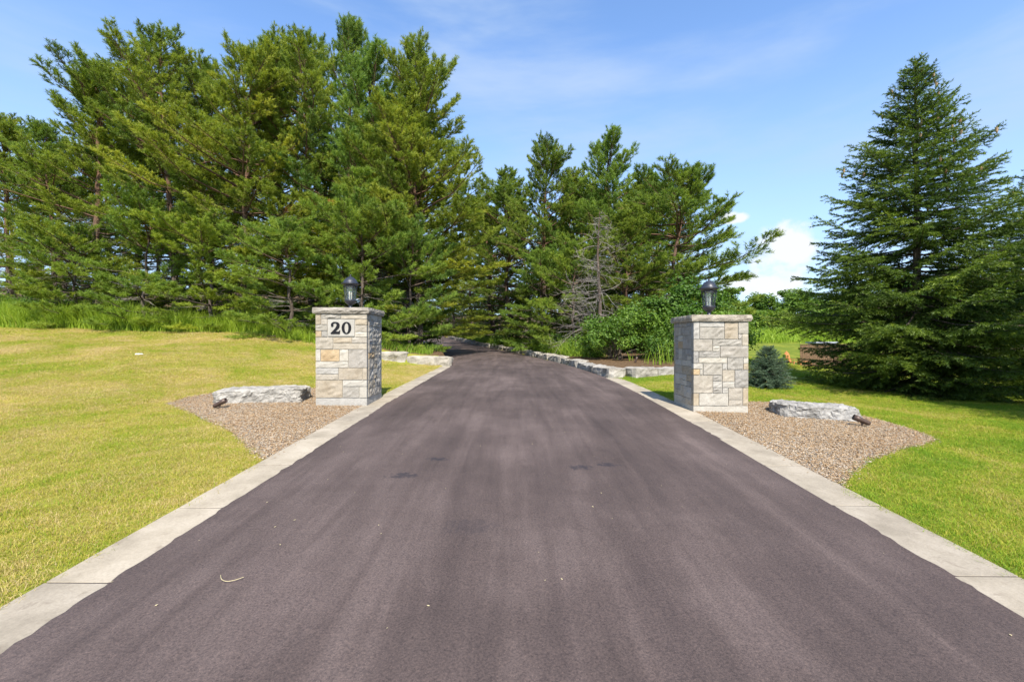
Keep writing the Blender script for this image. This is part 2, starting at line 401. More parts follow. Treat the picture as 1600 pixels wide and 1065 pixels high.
def build_driveway():
    ys = np.concatenate([np.arange(-6, 13, .05), np.arange(13, 46, .25), np.arange(46, 70, 1.)])
    rag = np.interp(ys, np.arange(-7, 72, .07), RNG.normal(0, .009, len(np.arange(-7, 72, .07)))) + .006 * np.sin(ys * 2.3) * np.sin(ys * .71)
    rag2 = np.interp(ys, np.arange(-7, 72, .06), RNG.normal(0, .009, len(np.arange(-7, 72, .06)))) + .006 * np.sin(ys * 1.9 + 1) * np.sin(ys * .83)
    us = np.array([0, .0, .01, .15, .3, .5, .7, .85, .99, 1., 1.])
    xl = RL(ys) - rag; xr = RR(ys) + rag2
    X = xl[:, None] + (xr - xl)[:, None] * us; Y = np.repeat(ys[:, None], len(us), 1)
    crown = .02 * (1 - (2 * us - 1) ** 2)
    Z = P_(Y) + .012 + crown; Z[:, 0] -= .05; Z[:, -1] -= .05; Z[:, 1] -= .005; Z[:, -2] -= .005
    n, k = X.shape; i = np.arange(n - 1)[:, None] * k + np.arange(k - 1)[None]
    me = mesh_np('driveway', np.stack([X, Y, Z], -1).reshape(-1, 3), np.stack([i, i + 1, i + k + 1, i + k], -1).reshape(-1, 4), mat_asphalt(), smooth=True)
    tag(link('driveway', me), 'dark purplish asphalt driveway curving left into the pines', None, None, 'structure')
build_driveway()

def mat_concrete():
    m, nt, N, L, out = new_mat('kerb_concrete'); v = wpos(N)
    oi = N.new('ShaderNodeObjectInfo')
    n1 = tex(N, L, 3, 6, .6, v); n2 = tex(N, L, 70, 4, .7, v); n3 = tex(N, L, 11, 5, .65, v, .5)
    c = ramp(N, [(.3, (.24, .205, .155)), (.5, (.32, .275, .212)), (.7, (.385, .335, .265))]); L.new(n1.outputs[0], c.inputs[0])
    col = mixc(N, L, .3, c.outputs[0], n2.outputs['Fac'], 'OVERLAY')
    col = mixc(N, L, mrange(N, L, n3.outputs[0], .56, .72, 0, .5), col, (.17, .135, .10))
    col = mixc(N, L, 1., col, mixc(N, L, oi.outputs['Random'], (.92, .92, .93), (1.05, 1.04, 1.02)), 'MULTIPLY')
    principled(N, L, out, col, .85, bump(N, L, n2.outputs[0], .25, .006), spec=.25); return m
M_CONC = mat_concrete()
M_JOINT = mat_plain('joint_filler', (.075, .062, .05), .95, 0, .2, 30)
def build_kerbs():
    for side, nm, lab in ((-1, 'kerb_left', 'pale concrete kerb strip along the left edge of the driveway'), (1, 'kerb_right', 'pale concrete kerb strip along the right edge of the driveway')):
        root = thing(nm, lab, None, kind='structure')
        y = -2.2; end = 14.75 if side < 0 else 11.0
        while y < end - .2:
            ln = min(.92 + random.uniform(-.04, .04), end - y); y2 = y + ln - .011
            b = bmesh.new(); k = 5; rings = []
            dz = random.uniform(-.001, .001)
            for q in range(k + 1):
                yy = y + (y2 - y) * q / k
                e = (RL(yy) + .05) if side < 0 else (RR(yy) - .05)
                o = (RL(yy) - KW + random.uniform(-.004, .004)) if side < 0 else (RR(yy) + KW + random.uniform(-.004, .004))
                z = float(P_(yy)) + dz
                a, c = (o, e) if side < 0 else (e, o)
                rings.append([b.verts.new(p) for p in ((a, yy, z - .12), (a, yy, z + .013), (c, yy, z + .010), (c, yy, z - .12))])
            for q in range(k):
                for j in range(4): b.faces.new([rings[q][j], rings[q][(j + 1) % 4], rings[q + 1][(j + 1) % 4], rings[q + 1][j]])
            b.faces.new(rings[0][::-1]); b.faces.new(rings[-1])
            ed = [e for e in b.edges if e.calc_length() > .25 and len(e.link_faces) == 2 and e.calc_face_angle(0) > .8]
            bmesh.ops.recalc_face_normals(b, faces=b.faces)
            bmesh.ops.bevel(b, geom=[e for e in b.edges if len(e.link_faces) == 2 and e.calc_face_angle(0) > .8], offset=.002, segments=1, affect='EDGES')
            me = bpy.data.meshes.new('kerb_slab'); b.to_mesh(me); b.free(); me.materials.append(M_CONC)
            link('kerb_slab', me, root)
            e = (RL(y2) + .04) if side < 0 else (RR(y2) - .04); o = (RL(y2) - KW + .012) if side < 0 else (RR(y2) + KW - .012)
            jb = MB(); jb.box(((e + o) / 2, y2 + .0055, float(P_(y2)) - .03), (abs(e - o), .0108, .078)); jb.build('joint', M_JOINT, root)
            y += ln
build_kerbs()

# ------------------------------------------------------------------ planting beds of chipped stone and bark
def mat_bed():
    m, nt, N, L, out = new_mat('bed_chippings'); v = wpos(N)
    n = N.new('ShaderNodeTexVoronoi'); n.inputs['Scale'].default_value = 38; L.new(v, n.inputs['Vector'])
    sp = N.new('ShaderNodeSeparateColor'); L.new(n.outputs['Color'], sp.inputs[0])
    c = ramp(N, [(0, (.13, .085, .05)), (.35, (.25, .165, .095)), (.6, (.33, .24, .16)), (.85, (.36, .33, .29)), (1, (.48, .43, .36))]); L.new(sp.outputs[0], c.inputs[0])
    principled(N, L, out, c.outputs[0], .9, bump(N, L, n.outputs['Distance'], 1., .03), spec=.2); return m
def mat_chip():
    m, nt, N, L, out = new_mat('wood_and_stone_chip')
    at_ = N.new('ShaderNodeAttribute'); at_.attribute_name = 'tint'
    c = ramp(N, [(0, (.11, .065, .03)), (.2, (.27, .16, .075)), (.5, (.35, .245, .14)), (.7, (.27, .225, .175)), (.85, (.40, .325, .24)), (1, (.55, .475, .37))]); L.new(at_.outputs['Fac'], c.inputs[0])
    principled(N, L, out, c.outputs[0], .85, spec=.2); return m
M_BED, M_CHIP = mat_bed(), mat_chip()
def build_bed(name, poly, lab, seed):
    rg = np.random.default_rng(seed)
    pl = np.array([p[:2] for p in poly]); lo = pl.min(0); hi = pl.max(0); st = .05
    xs = np.arange(lo[0], hi[0] + st, st); ys = np.arange(lo[1], hi[1] + st, st)
    X, Y = np.meshgrid(xs, ys); Z = H(X, Y) + .005
    n, k = X.shape; i = (np.arange(n - 1)[:, None] * k + np.arange(k - 1)[None])
    ok = inpoly(X[:-1, :-1] + st / 2, Y[:-1, :-1] + st / 2, poly)
    i = i[ok]
    o = link(name, mesh_np(name, np.stack([X, Y, Z], -1).reshape(-1, 3), np.stack([i, i + 1, i + k + 1, i + k], -1), M_BED, smooth=True))
    tag(o, lab, None, None, 'structure')
    A = ok.sum() * st * st; cnt = int(A * 6000)
    p = rg.uniform(lo - .02, hi + .02, (cnt * 4, 2)); p = p[inpoly(p[:, 0] + rg.normal(0, .03, len(p)), p[:, 1] + rg.normal(0, .03, len(p)), poly)][:cnt]
    onk = (p[:, 0] > RL(p[:, 1]) - KW + .004) & (p[:, 0] < RR(p[:, 1]) + KW - .004); p = p[~onk | (rg.random(len(p)) < .035)]
    n = len(p); onk = (p[:, 0] > RL(p[:, 1]) - KW) & (p[:, 0] < RR(p[:, 1]) + KW)
    z = np.where(onk, P_(p[:, 1]) + .016, H(p[:, 0], p[:, 1]) + .007 + rg.uniform(0, .014, len(p)))
    base = np.array([[1, 0, 0], [-1, 0, 0], [0, 1, 0], [0, -1, 0], [0, 0, 1], [0, 0, -1.]])
    T0 = np.array([[0, 2, 4], [2, 1, 4], [1, 3, 4], [3, 0, 4]])
    ln = rg.uniform(.005, .015, n); sc = np.stack([ln, ln * rg.uniform(.22, .6, n), rg.uniform(.003, .007, n)], -1)
    V = base[None] * sc[:, None] * rg.uniform(.7, 1.25, (n, 6, 1))
    a = rg.uniform(0, 6.28, n); t = rg.normal(0, .38, n)
    V = np.stack([V[..., 0], V[..., 1] * np.cos(t)[:, None] - V[..., 2] * np.sin(t)[:, None], V[..., 1] * np.sin(t)[:, None] + V[..., 2] * np.cos(t)[:, None]], -1)
    t = rg.normal(0, .3, n)
    V = np.stack([V[..., 0] * np.cos(t)[:, None] + V[..., 2] * np.sin(t)[:, None], V[..., 1], -V[..., 0] * np.sin(t)[:, None] + V[..., 2] * np.cos(t)[:, None]], -1)
    V = np.stack([V[..., 0] * np.cos(a)[:, None] - V[..., 1] * np.sin(a)[:, None], V[..., 0] * np.sin(a)[:, None] + V[..., 1] * np.cos(a)[:, None], V[..., 2]], -1)
    V += np.stack([p[:, 0], p[:, 1], z], -1)[:, None]
    F = (T0[None] + (np.arange(n) * 6)[:, None, None]).reshape(-1, 3)
    # warmer bark along the edges, greyer stone in the middle
    patch = .5 + .5 * np.sin(p[:, 0] * 2.1 + seed) * np.sin(p[:, 1] * 1.7)
    tint = np.clip(rg.beta(1.6, 1.6, n) * .9 + .12 * patch, 0, 1)
    o = link('gravel', mesh_np('gravel', V.reshape(-1, 3), F, M_CHIP, {'tint': np.repeat(tint, 6)}))
    tag(o, 'loose tan and grey chippings covering the ' + ('left' if seed == 1 else 'right') + ' roadside bed', 'gravel', None, 'stuff')
build_bed('planting_bed_left', BED_L, 'chipping covered bed round the left stone pillar', 1)
build_bed('planting_bed_right', BED_R, 'chipping covered bed round the right stone pillar', 2)

# ================================================================== stone gate pillars
M_ST = {'w': mat_rock('stone_white', (.32, .295, .255), (.385, .36, .315), (.43, .405, .36), 7, .28),
        'c': mat_rock('stone_cream', (.27, .24, .195), (.34, .305, .255), (.39, .355, .305), 7, .3),
        'g': mat_rock('stone_grey', (.225, .207, .18), (.295, .275, .243), (.35, .325, .29), 7, .45),
        't': mat_rock('stone_tan', (.27, .22, .155), (.345, .29, .215), (.40, .345, .27), 7, .3),
        'o': mat_rock('stone_ochre', (.27, .19, .11), (.38, .285, .175), (.44, .35, .235), 7, .3)}
M_MORTAR = mat_plain('mortar', (.38, .35, .30), .95, 0, .15, 30)
M_CAP = mat_rock('cap_stone', (.19, .165, .135), (.32, .285, .235), (.43, .385, .325), 6, 1.)
M_PLATE = mat_rock('number_plate_stone', (.37, .34, .29), (.41, .38, .325), (.44, .41, .355), 8, .12)
M_BLACK = mat_plain('black_enamel', (.008, .008, .010), .6, spec=.2)
LFRONT = [(90,130,142,232,'t'),(143,130,335,174,'g'),(336,130,585,180,'c'),(143,176,203,232,'c'),(472,182,585,236,'t'),
          (90,234,203,291,'g'),(90,293,146,353,'o'),(147,293,203,353,'g'),(472,238,585,300,'c'),(472,302,585,353,'w'),(205,346,470,353,'w'),
          (90,355,258,468,'c'),(260,355,440,411,'t'),(441,355,585,411,'c'),(260,413,585,470,'c'),(90,470,137,584,'w'),(139,472,320,586,'o'),
          (322,472,406,586,'w'),(408,472,585,646,'c'),(90,588,406,646,'w'),(90,648,310,706,'w'),(90,708,310,763,'c'),(312,648,540,763,'t'),(542,648,585,763,'t'),
          (90,765,350,935,'t'),(352,765,585,826,'w'),(352,828,510,935,'g'),(512,828,585,935,'w')]
RFRONT = [(218,138,276,310,'w'),(278,138,513,190,'w'),(278,192,513,310,'g'),(515,138,642,310,'t'),(644,138,740,256,'g'),(680,258,740,373,'c'),(644,258,678,310,'c'),
          (218,312,400,430,'c'),(402,312,678,373,'g'),(402,375,470,430,'w'),(472,375,740,490,'c'),(218,432,268,548,'g'),(270,432,470,490,'g'),
          (270,492,538,548,'w'),(540,492,690,608,'g'),(692,492,740,549,'w'),(692,551,740,610,'t'),(218,550,308,603,'w'),(218,605,278,663,'o'),
          (310,550,492,664,'g'),(280,605,308,663,'w'),(494,550,538,610,'w'),(494,612,610,728,'c'),(612,612,740,787,'g'),(218,666,402,842,'c'),(404,666,492,723,'g'),(404,725,492,787,'w'),(494,730,610,787,'w'),
          (404,789,492,842,'g'),(494,789,550,842,'w'),(552,789,686,905,'c'),(688,789,740,965,'t'),(218,844,270,965,'t'),(272,844,545,965,'w'),(552,907,686,965,'c')]
def pack(w, h, rg):
    """random squared rubble over a face w by h (metres)"""
    out = []; z = 0.0
    while z < h - .02:
        rh = rg.choice([.09, .13, .17, .20]); rh = min(rh, h - z)
        if h - z - rh < .06: rh = h - z
        x = 0.0
        while x < w - .01:
            rw = rg.uniform(.12, .34); 
            if w - x - rw < .09: rw = w - x
            rw = min(rw, w - x); cc = rg.choice(['w', 'c', 'g', 't', 'c', 'g', 'w', 'o'], p=[.2, .22, .2, .1, .1, .1, .04, .04])
            if rh > .15 and rg.random() < .4:
                s = rg.uniform(.4, .6) * rh
                out += [(x, z, x + rw, z + s, cc), (x, z + s, x + rw, z + rh, rg.choice(['w', 'c', 'g', 't']))]
            else: out.append((x, z, x + rw, z + rh, cc))
            x += rw
        z += rh
    return out
def stone_mesh(w, h, rough, rg, depth=.07):
    """a squared stone, its face (towards -y) split and uneven, back at y=+depth"""
    nx, nz = max(3, min(7, int(w / .045))), max(3, min(6, int(h / .04)))
    j = .0035
    V = []; idx = {}
    ox, oz = rg.uniform(0, 50, 2)
    proud = rg.uniform(.008, .013) + rough * .003
    for a in range(nx + 1):
        for c in range(nz + 1):
            x = w * a / nx; z = h * c / nz
            edge = min(a, nx - a, c, nz - c)
            pr = 0.0 if edge == 0 else proud + rough * .011 * (mnoise.noise(Vector((x * 14 + ox, z * 22 + oz, 0))) + .5 * mnoise.noise(Vector((x * 40 + ox, z * 45 + oz, 3))))
            jx = rg.uniform(-j, j) if 0 < a < nx else (rg.uniform(0, .002) if a == 0 else -rg.uniform(0, .002))
            jz = rg.uniform(-j, j) if 0 < c < nz else (rg.uniform(0, .003) if c == 0 else -rg.uniform(0, .003))
            if edge == 0: pr = proud * rg.uniform(.8, 1.0)
            idx[a, c] = len(V); V.append((x + jx, -pr, z + jz))
    Q = [(idx[a, c], idx[a + 1, c], idx[a + 1, c + 1], idx[a, c + 1]) for a in range(nx) for c in range(nz)]
    rim = [(a, 0) for a in range(nx)] + [(nx, c) for c in range(nz)] + [(a, nz) for a in range(nx, 0, -1)] + [(0, c) for c in range(nz, 0, -1)]
    k0 = len(V)
    for r_ in rim: v = V[idx[r_]]; V.append((v[0], depth, v[2]))
    m = len(rim)
    for q in range(m): Q.append((idx[rim[q]], k0 + q, k0 + (q + 1) % m, idx[rim[(q + 1) % m]]))
    return np.array(V), np.array(Q)
def rough_slab(w, d, h, rg, amp=.012, cuts=(12, 12, 3)):
    """a slab with flat top and bottom and rock-faced rim"""
    V = []; Q = []; idx = {}
    nx, ny, nz = cuts
    per = [(i / nx, 0) for i in range(nx)] + [(1, i / ny) for i in range(ny)] + [(1 - i / nx, 1) for i in range(nx)] + [(0, 1 - i / ny) for i in range(ny)]
    m = len(per); o = rg.uniform(0, 60)
    for c in range(nz + 1):
        t = c / nz; bulge = math.sin(t * math.pi) * .9 + (.25 if c == nz else .0)
        for (u, v) in per:
            x, y = (u - .5) * w, (v - .5) * d
            n = Vector((x / w, y / d, 0)); nn = Vector((1 if u == 1 else -1 if u == 0 else 0, 1 if v == 1 else -1 if v == 0 else 0, 0)); nn.normalize()
            q = mnoise.noise(Vector((x * 16 + o, y * 16, t * 2.1 + o))) + .5 * mnoise.noise(Vector((x * 38, y * 38 + o, t * 5)))
            off = amp * (bulge + q * (1.0 if 0 < c < nz else .45)) - amp
            zz = h * t + (0 if c not in (nz,) else rg.uniform(-.003, .001))
            V.append((x + nn.x * off, y + nn.y * off, zz))
    for c in range(nz):
        for q in range(m): Q.append((c * m + q, c * m + (q + 1) % m, (c + 1) * m + (q + 1) % m, (c + 1) * m + q))
    V += [(0, 0, 0), (0, 0, h)]; T = []
    for q in range(m): T += [(len(V) - 2, (q + 1) % m, q), (len(V) - 1, nz * m + q, nz * m + (q + 1) % m)]
    return np.array(V), np.array(Q), np.array(T)
def digit_mesh(ch, h):
    """bold old-style serif numeral, h metres tall, lying in x-z, 12 mm deep"""
    def el(cx, cz, rx, rz, n=28, a0=0, a1=2 * math.pi): return [(cx + rx * math.cos(a0 + (a1 - a0) * i / n), cz + rz * math.sin(a0 + (a1 - a0) * i / n)) for i in range(n + (a1 - a0 < 6.28))]
    b = bmesh.new()
    def prism(front, ring=None):
        fr = [b.verts.new((x * h, -.006, z * h)) for x, z in front]; bk = [b.verts.new((x * h, .006, z * h)) for x, z in front]
        n = len(front)
        if ring is None:
            from mathutils.geometry import tessellate_polygon
            for t3 in tessellate_polygon([[Vector((x, z, 0)) for x, z in front]]):
                b.faces.new([fr[i] for i in t3]); b.faces.new([bk[i] for i in t3][::-1])
            for i in range(n): b.faces.new([fr[i], bk[i], bk[(i + 1) % n], fr[(i + 1) % n]])
        else:
            f2 = [b.verts.new((x * h, -.006, z * h)) for x, z in ring]; b2 = [b.verts.new((x * h, .006, z * h)) for x, z in ring]
            for i in range(n):
                k = (i + 1) % n
                b.faces.new([fr[i], fr[k], f2[k], f2[i]]); b.faces.new([bk[k], bk[i], b2[i], b2[k]])
                b.faces.new([fr[i], bk[i], bk[k], fr[k]]); b.faces.new([f2[k], b2[k], b2[i], f2[i]])
    if ch == '0': prism(el(0, .5, .40, .50), el(0, .5, .17, .435))
    else:
        pts = [(-.37, .66), (-.38, .80), (-.30, .92), (-.16, .99), (.0, 1.0), (.17, .97), (.30, .88), (.36, .74), (.34, .58), (.25, .44), (.10, .30), (-.03, .185),
               (.22, .185), (.31, .21), (.345, .30), (.40, .30), (.37, .0), (-.40, .0), (-.40, .06), (-.20, .26), (-.02, .46), (.08, .62), (.11, .76), (.07, .87), (-.03, .92), (-.15, .88), (-.20, .79), (-.16, .70), (-.20, .62), (-.29, .60)]
        prism(pts)
    bmesh.ops.recalc_face_normals(b, faces=b.faces)
    me = bpy.data.meshes.new('digit'); b.to_mesh(me); b.free(); me.materials.append(M_BLACK); return me
def build_pillar(x0, x1, yf, zb, zt, front, fx0, fx1, fy0, fy1, rz, lab, seed, plate=False):
    rg = np.random.default_rng(seed)
    w = x1 - x0; cx = (x0 + x1) / 2; half = w / 2
    root = thing('gate_pillar', lab, 'pillar', (cx, yf + half, zb), rz, 'stone pillars flanking the driveway')
    bh, ch = .075, .095
    h = zt - zb - bh - ch
    b = MB(); V, Q, T = rough_slab(w + .012, w + .012, bh + .1, rg, .004, (6, 6, 2)); b.add(V - [0, 0, .1], Q, T); b.build('base', M_ST['w'], root)
    b = MB(); b.box((0, 0, bh + h / 2), (w - .004, w - .004, h - .002)); b.build('mortar_core', M_MORTAR, root)
    for side in range(4):
        if side == 0:
            sx = (w + .016) / (fx1 - fx0); sz = h / (fy1 - fy0)
            rects = [((a - fx0) * sx, (fy1 - d) * sz, (c - fx0) * sx, (fy1 - b_) * sz, k) for a, b_, c, d, k in front]; wid = w + .016
        else:
            wid = w - .14 if side in (1, 3) else w + .016
            rects = pack(wid, h, rg)
        M = Matrix.Rotation(math.pi / 2 * side, 4, 'Z')
        for (a, z0, c, z1, k) in rects:
            g = .003
            if z1 - z0 < .02: continue
            V, Q = stone_mesh(c - a - g, z1 - z0 - g, (1.9 if side == 1 else 1.0) * (1.5 if k == 'g' else 1), rg)
            V = V + np.array([a + g / 2 - wid / 2, -half, z0 + bh + g / 2])
            V = V @ np.array(M.to_3x3()).T
            me = mesh_np('stone', V, Q, M_ST[k]); link('stone', me, root)
    if plate:
        sx = w / (fx1 - fx0); sz = h / (fy1 - fy0)
        px0, pz0, px1, pz1 = (205 - fx0) * sx - half, (fy1 - 345) * sz + bh, (470 - fx0) * sx - half, (fy1 - 182) * sz + bh
        b = MB(); b.box(((px0 + px1) / 2, -half + .03, (pz0 + pz1) / 2), (px1 - px0 - .004, .090, pz1 - pz0 - .004)); pl = b.build('number_plate', M_PLATE, root)
        pl["label"] = 'smooth cream stone plate with the house number'
        dh = 114 * sz
        for chh, cxp in (('2', 283), ('0', 391)):
            d = link('digit', digit_mesh(chh, dh), pl); d["label"] = 'raised black numeral ' + chh
            d.location = ((cxp - fx0) * sx - half, -half - .021, (fy1 - 321) * sz + bh)
    V, Q, T = rough_slab(w + .10, w + .10, ch, rg, .016, (16, 16, 4))
    b = MB(); b.add(V + [0, 0, bh + h], Q, T); b.build('cap', M_CAP, root)
    return root
PL = dict(x0=-3.035, x1=-2.255, yf=7.06)
PR = dict(x0=2.635, x1=3.415, yf=6.60)
zL = 1.36 - (628 - 532) / FPX * 7.06; zLt = 1.36 + (532 - 479.5) / FPX * 7.02
zR = 1.36 - (641 - 532) / FPX * 6.60; zRt = 1.36 + (532 - 491) / FPX * 6.56
build_pillar(PL['x0'], PL['x1'], PL['yf'], zL, zLt, LFRONT, 90, 585, 128, 935, 0, 'stone gate pillar on the left bearing the number 20 plate', 11, True)
build_pillar(PR['x0'], PR['x1'], PR['yf'], zR, zRt, RFRONT, 218, 740, 136, 966, 0, 'stone gate pillar on the right without a number', 12)

# ------------------------------------------------------------------ lanterns
def mat_glass():
    m, nt, N, L, out = new_mat('seeded_glass')
    tr = N.new('ShaderNodeBsdfTransparent'); tr.inputs[0].default_value = (.86, .88, .86, 1)
    gl = N.new('ShaderNodeBsdfGlossy'); gl.inputs['Roughness'].default_value = .12; gl.inputs[0].default_value = (.9, .92, .95, 1)
    n = tex(N, L, 40, 3, .6, objco(N)); L.new(bump(N, L, n.outputs[0], .5, .02), gl.inputs['Normal'])
    mx = N.new('ShaderNodeMixShader'); mx.inputs[0].default_value = .22
    L.new(tr.outputs[0], mx.inputs[1]); L.new(gl.outputs[0], mx.inputs[2]); L.new(mx.outputs[0], out.inputs[0]); return m
M_GLASS = mat_glass()
M_LAMP = mat_plain('lantern_black_metal', (.022, .024, .034), .38, .0, .2, 30, .6)
M_BULB = mat_plain('frosted_bulb', (.75, .70, .58), .35)
def build_lantern(loc, lab, s, rz):
    root = thing('post_lantern', lab, 'lantern', loc, rz, 'black lanterns on the gate pillars')
    m = MB(); m.lathe([(0, 0), (.062, 0), (.062, .012), (.045, .02), (.032, .03), (.028, .06), (.030, .075), (.05, .085), (.085, .115), (.097, .140), (.103, .15), (.103, .162), (.0, .163)], 24); m.build('base', M_LAMP, root, True)
    n = 6; za, zb = .16, .415
    def rad(t): return .083 + .033 * t ** 1.4
    fr = MB()
    for i in range(n):
        a = 2 * math.pi * i / n
        P = [(rad(t) * math.cos(a), rad(t) * math.sin(a), za + (zb - za) * t) for t in np.linspace(0, 1, 8)]
        fr.tube(P, .0075, 6)
    for t, r_ in ((.03, .0065), (.97, .0065)):
        P = [(rad(t) * math.cos(2 * math.pi * i / n), rad(t) * math.sin(2 * math.pi * i / n), za + (zb - za) * t) for i in range(n + 1)]
        fr.tube(P, r_, 6)
    for i in range(n):                       # arched heads of the panes
        a0, a1 = 2 * math.pi * i / n, 2 * math.pi * (i + 1) / n
        P = []
        for q in range(9):
            u = q / 8; t = .74 + .21 * math.sin(u * math.pi) ** .6
            c0 = np.array([math.cos(a0), math.sin(a0)]) * rad(t); c1 = np.array([math.cos(a1), math.sin(a1)]) * rad(t)
            xy = c0 * (1 - u) + c1 * u; P.append((xy[0], xy[1], za + (zb - za) * t))
        fr.tube(P, .0055, 5)
    fr.build('frame', M_LAMP, root, True)
    for i in range(n):
        a0, a1 = 2 * math.pi * i / n, 2 * math.pi * (i + 1) / n; V = []; Q = []
        ts = np.linspace(.02, .98, 6)
        for t in ts:
            r_ = rad(t) - .003
            V += [(r_ * math.cos(a0), r_ * math.sin(a0), za + (zb - za) * t), (r_ * math.cos(a1), r_ * math.sin(a1), za + (zb - za) * t)]
        for q in range(5): Q.append((2 * q, 2 * q + 1, 2 * q + 3, 2 * q + 2))
        link('pane', mesh_np('pane', V, np.array(Q), M_GLASS), root)
    m = MB(); m.lathe([(.0, .412), (.112, .412), (.120, .425), (.148, .440), (.152, .447), (.152, .456), (.128, .463), (.122, .478), (.108, .505), (.086, .533), (.060, .556), (.036, .570), (.022, .574), (.0, .575)], 24)
    roof = m.build('roof', M_LAMP, root, True)
    m = MB(); m.lathe([(.0, .572), (.02, .574), (.012, .582), (.010, .588), (.018, .598), (.016, .608), (.0, .614)], 12); m.build('finial', M_LAMP, roof, True)
    for dx, dy in ((.022, 0), (-.012, .02), (-.012, -.02)):
        m = MB(); m.lathe([(.009, .16), (.009, .25), (.014, .262), (.016, .28), (.010, .305), (.0, .325)], 10, (dx, dy, 0)); m.build('bulb', M_BULB, root, True)
    root.scale = (s, s, s)
wl = .78 / 2
build_lantern((-2.645, 7.45, zLt - .002), 'black lantern standing on the left pillar above the number 20', .93, .2)
build_lantern((3.025, 6.99, zRt - .002), 'black lantern standing on the plain right pillar', .95, .55)

# ================================================================== boulders, stone edging
M_BOULD = mat_rock('limestone', (.15, .14, .122), (.32, .30, .268), (.46, .435, .39), 6.0, 1.2)
M_WALL = mat_rock('pale_limestone', (.15, .135, .11), (.31, .285, .245), (.45, .42, .37), 3.2, 1.)
def boulder_mesh(name, w, d, h, seed, mat, amp=.06, cuts=(18, 7, 6), slope=0.0, cut_end=0.0):
    rg = random.Random(seed); o = Vector((rg.uniform(0, 99), rg.uniform(0, 99), rg.uniform(0, 99)))
    b = bmesh.new(); nx, ny, nz = cuts; idx = {}
    for i in range(nx + 1):
        for j in range(ny + 1):
            for k in range(nz + 1):
                if i in (0, nx) or j in (0, ny) or k in (0, nz):
                    p = Vector((i / nx - .5, j / ny - .5, k / nz))
                    q = Vector((p.x * w, p.y * d, p.z * h))
                    # round the corners a little
                    e = 1 - .10 * (abs(2 * p.x) ** 8) * (abs(2 * p.y) ** 6); q.x *= e; q.y *= e
                    if k == nz: q.z -= .10 * h * (max(abs(2 * p.x), abs(2 * p.y)) ** 10)
                    q.z += slope * p.x * w * (k / nz)
                    q.x -= cut_end * (k / nz) * max(0, 2 * p.x) ** 4
                    s1 = q * (2.6) + o; lay = mnoise.noise(Vector((q.x * 2, q.y * 2, q.z * 22)) + o)
                    dv = Vector((mnoise.noise(s1), mnoise.noise(s1 + Vector((7, 3, 1))), mnoise.noise(s1 + Vector((1, 9, 4))) * .45)) * amp
                    dv += Vector((mnoise.noise(s1 * 3.2), mnoise.noise(s1 * 3.2 + Vector((5, 1, 2))), mnoise.noise(s1 * 3.2 + Vector((2, 8, 1))) * .5)) * amp * .45
                    if 0 < k < nz: dv += Vector((p.x, p.y, 0)).normalized() * lay * amp * .12
                    if k == nz: dv *= .6
                    dv += Vector((mnoise.noise(s1 * 9), mnoise.noise(s1 * 9 + Vector((3, 1, 2))), mnoise.noise(s1 * 9 + Vector((2, 5, 1))))) * amp * .40
                    idx[i, j, k] = b.verts.new(q + dv)
    for i in range(nx):
        for j in range(ny):
            for k in (0, nz):
                f = [idx[i, j, k], idx[i + 1, j, k], idx[i + 1, j + 1, k], idx[i, j + 1, k]]; b.faces.new(f if k else f[::-1])
    for i in range(nx):
        for k in range(nz):
            for j in (0, ny):
                f = [idx[i, j, k], idx[i + 1, j, k], idx[i + 1, j, k + 1], idx[i, j, k + 1]]; b.faces.new(f if j == 0 else f[::-1])
    for j in range(ny):
        for k in range(nz):
            for i in (0, nx):
                f = [idx[i, j, k], idx[i, j + 1, k], idx[i, j + 1, k + 1], idx[i, j, k + 1]]; b.faces.new(f[::-1] if i == 0 else f)
    me = bpy.data.meshes.new(name); b.to_mesh(me); b.free(); me.materials.append(mat); return me
def put_boulder(lab, px0, px1, pyb, w, d, h, seed, rz, slope=0., cut=0.):
    g0 = gp((px0 + px1) / 2, pyb)
    o = link('boulder', boulder_mesh('boulder', w, d, h + .06, seed, M_BOULD, .055, (40, 14, 11), slope, cut))
    o.location = (g0[0], g0[1] + d / 2 * .8, g0[2] - .05); o.rotation_euler = (0, 0, rz)
    tag(o, lab, 'boulder', 'flat boulders in the planting beds'); return o
put_boulder('long flat grey boulder beside the number 20 pillar', 330, 470, 628, 1.40, .52, .21, 3, .05, .03)
put_boulder('grey boulder sloping down in the right planting bed', 1230, 1345, 655, 1.10, .47, .19, 8, -.22, -.04, .12)

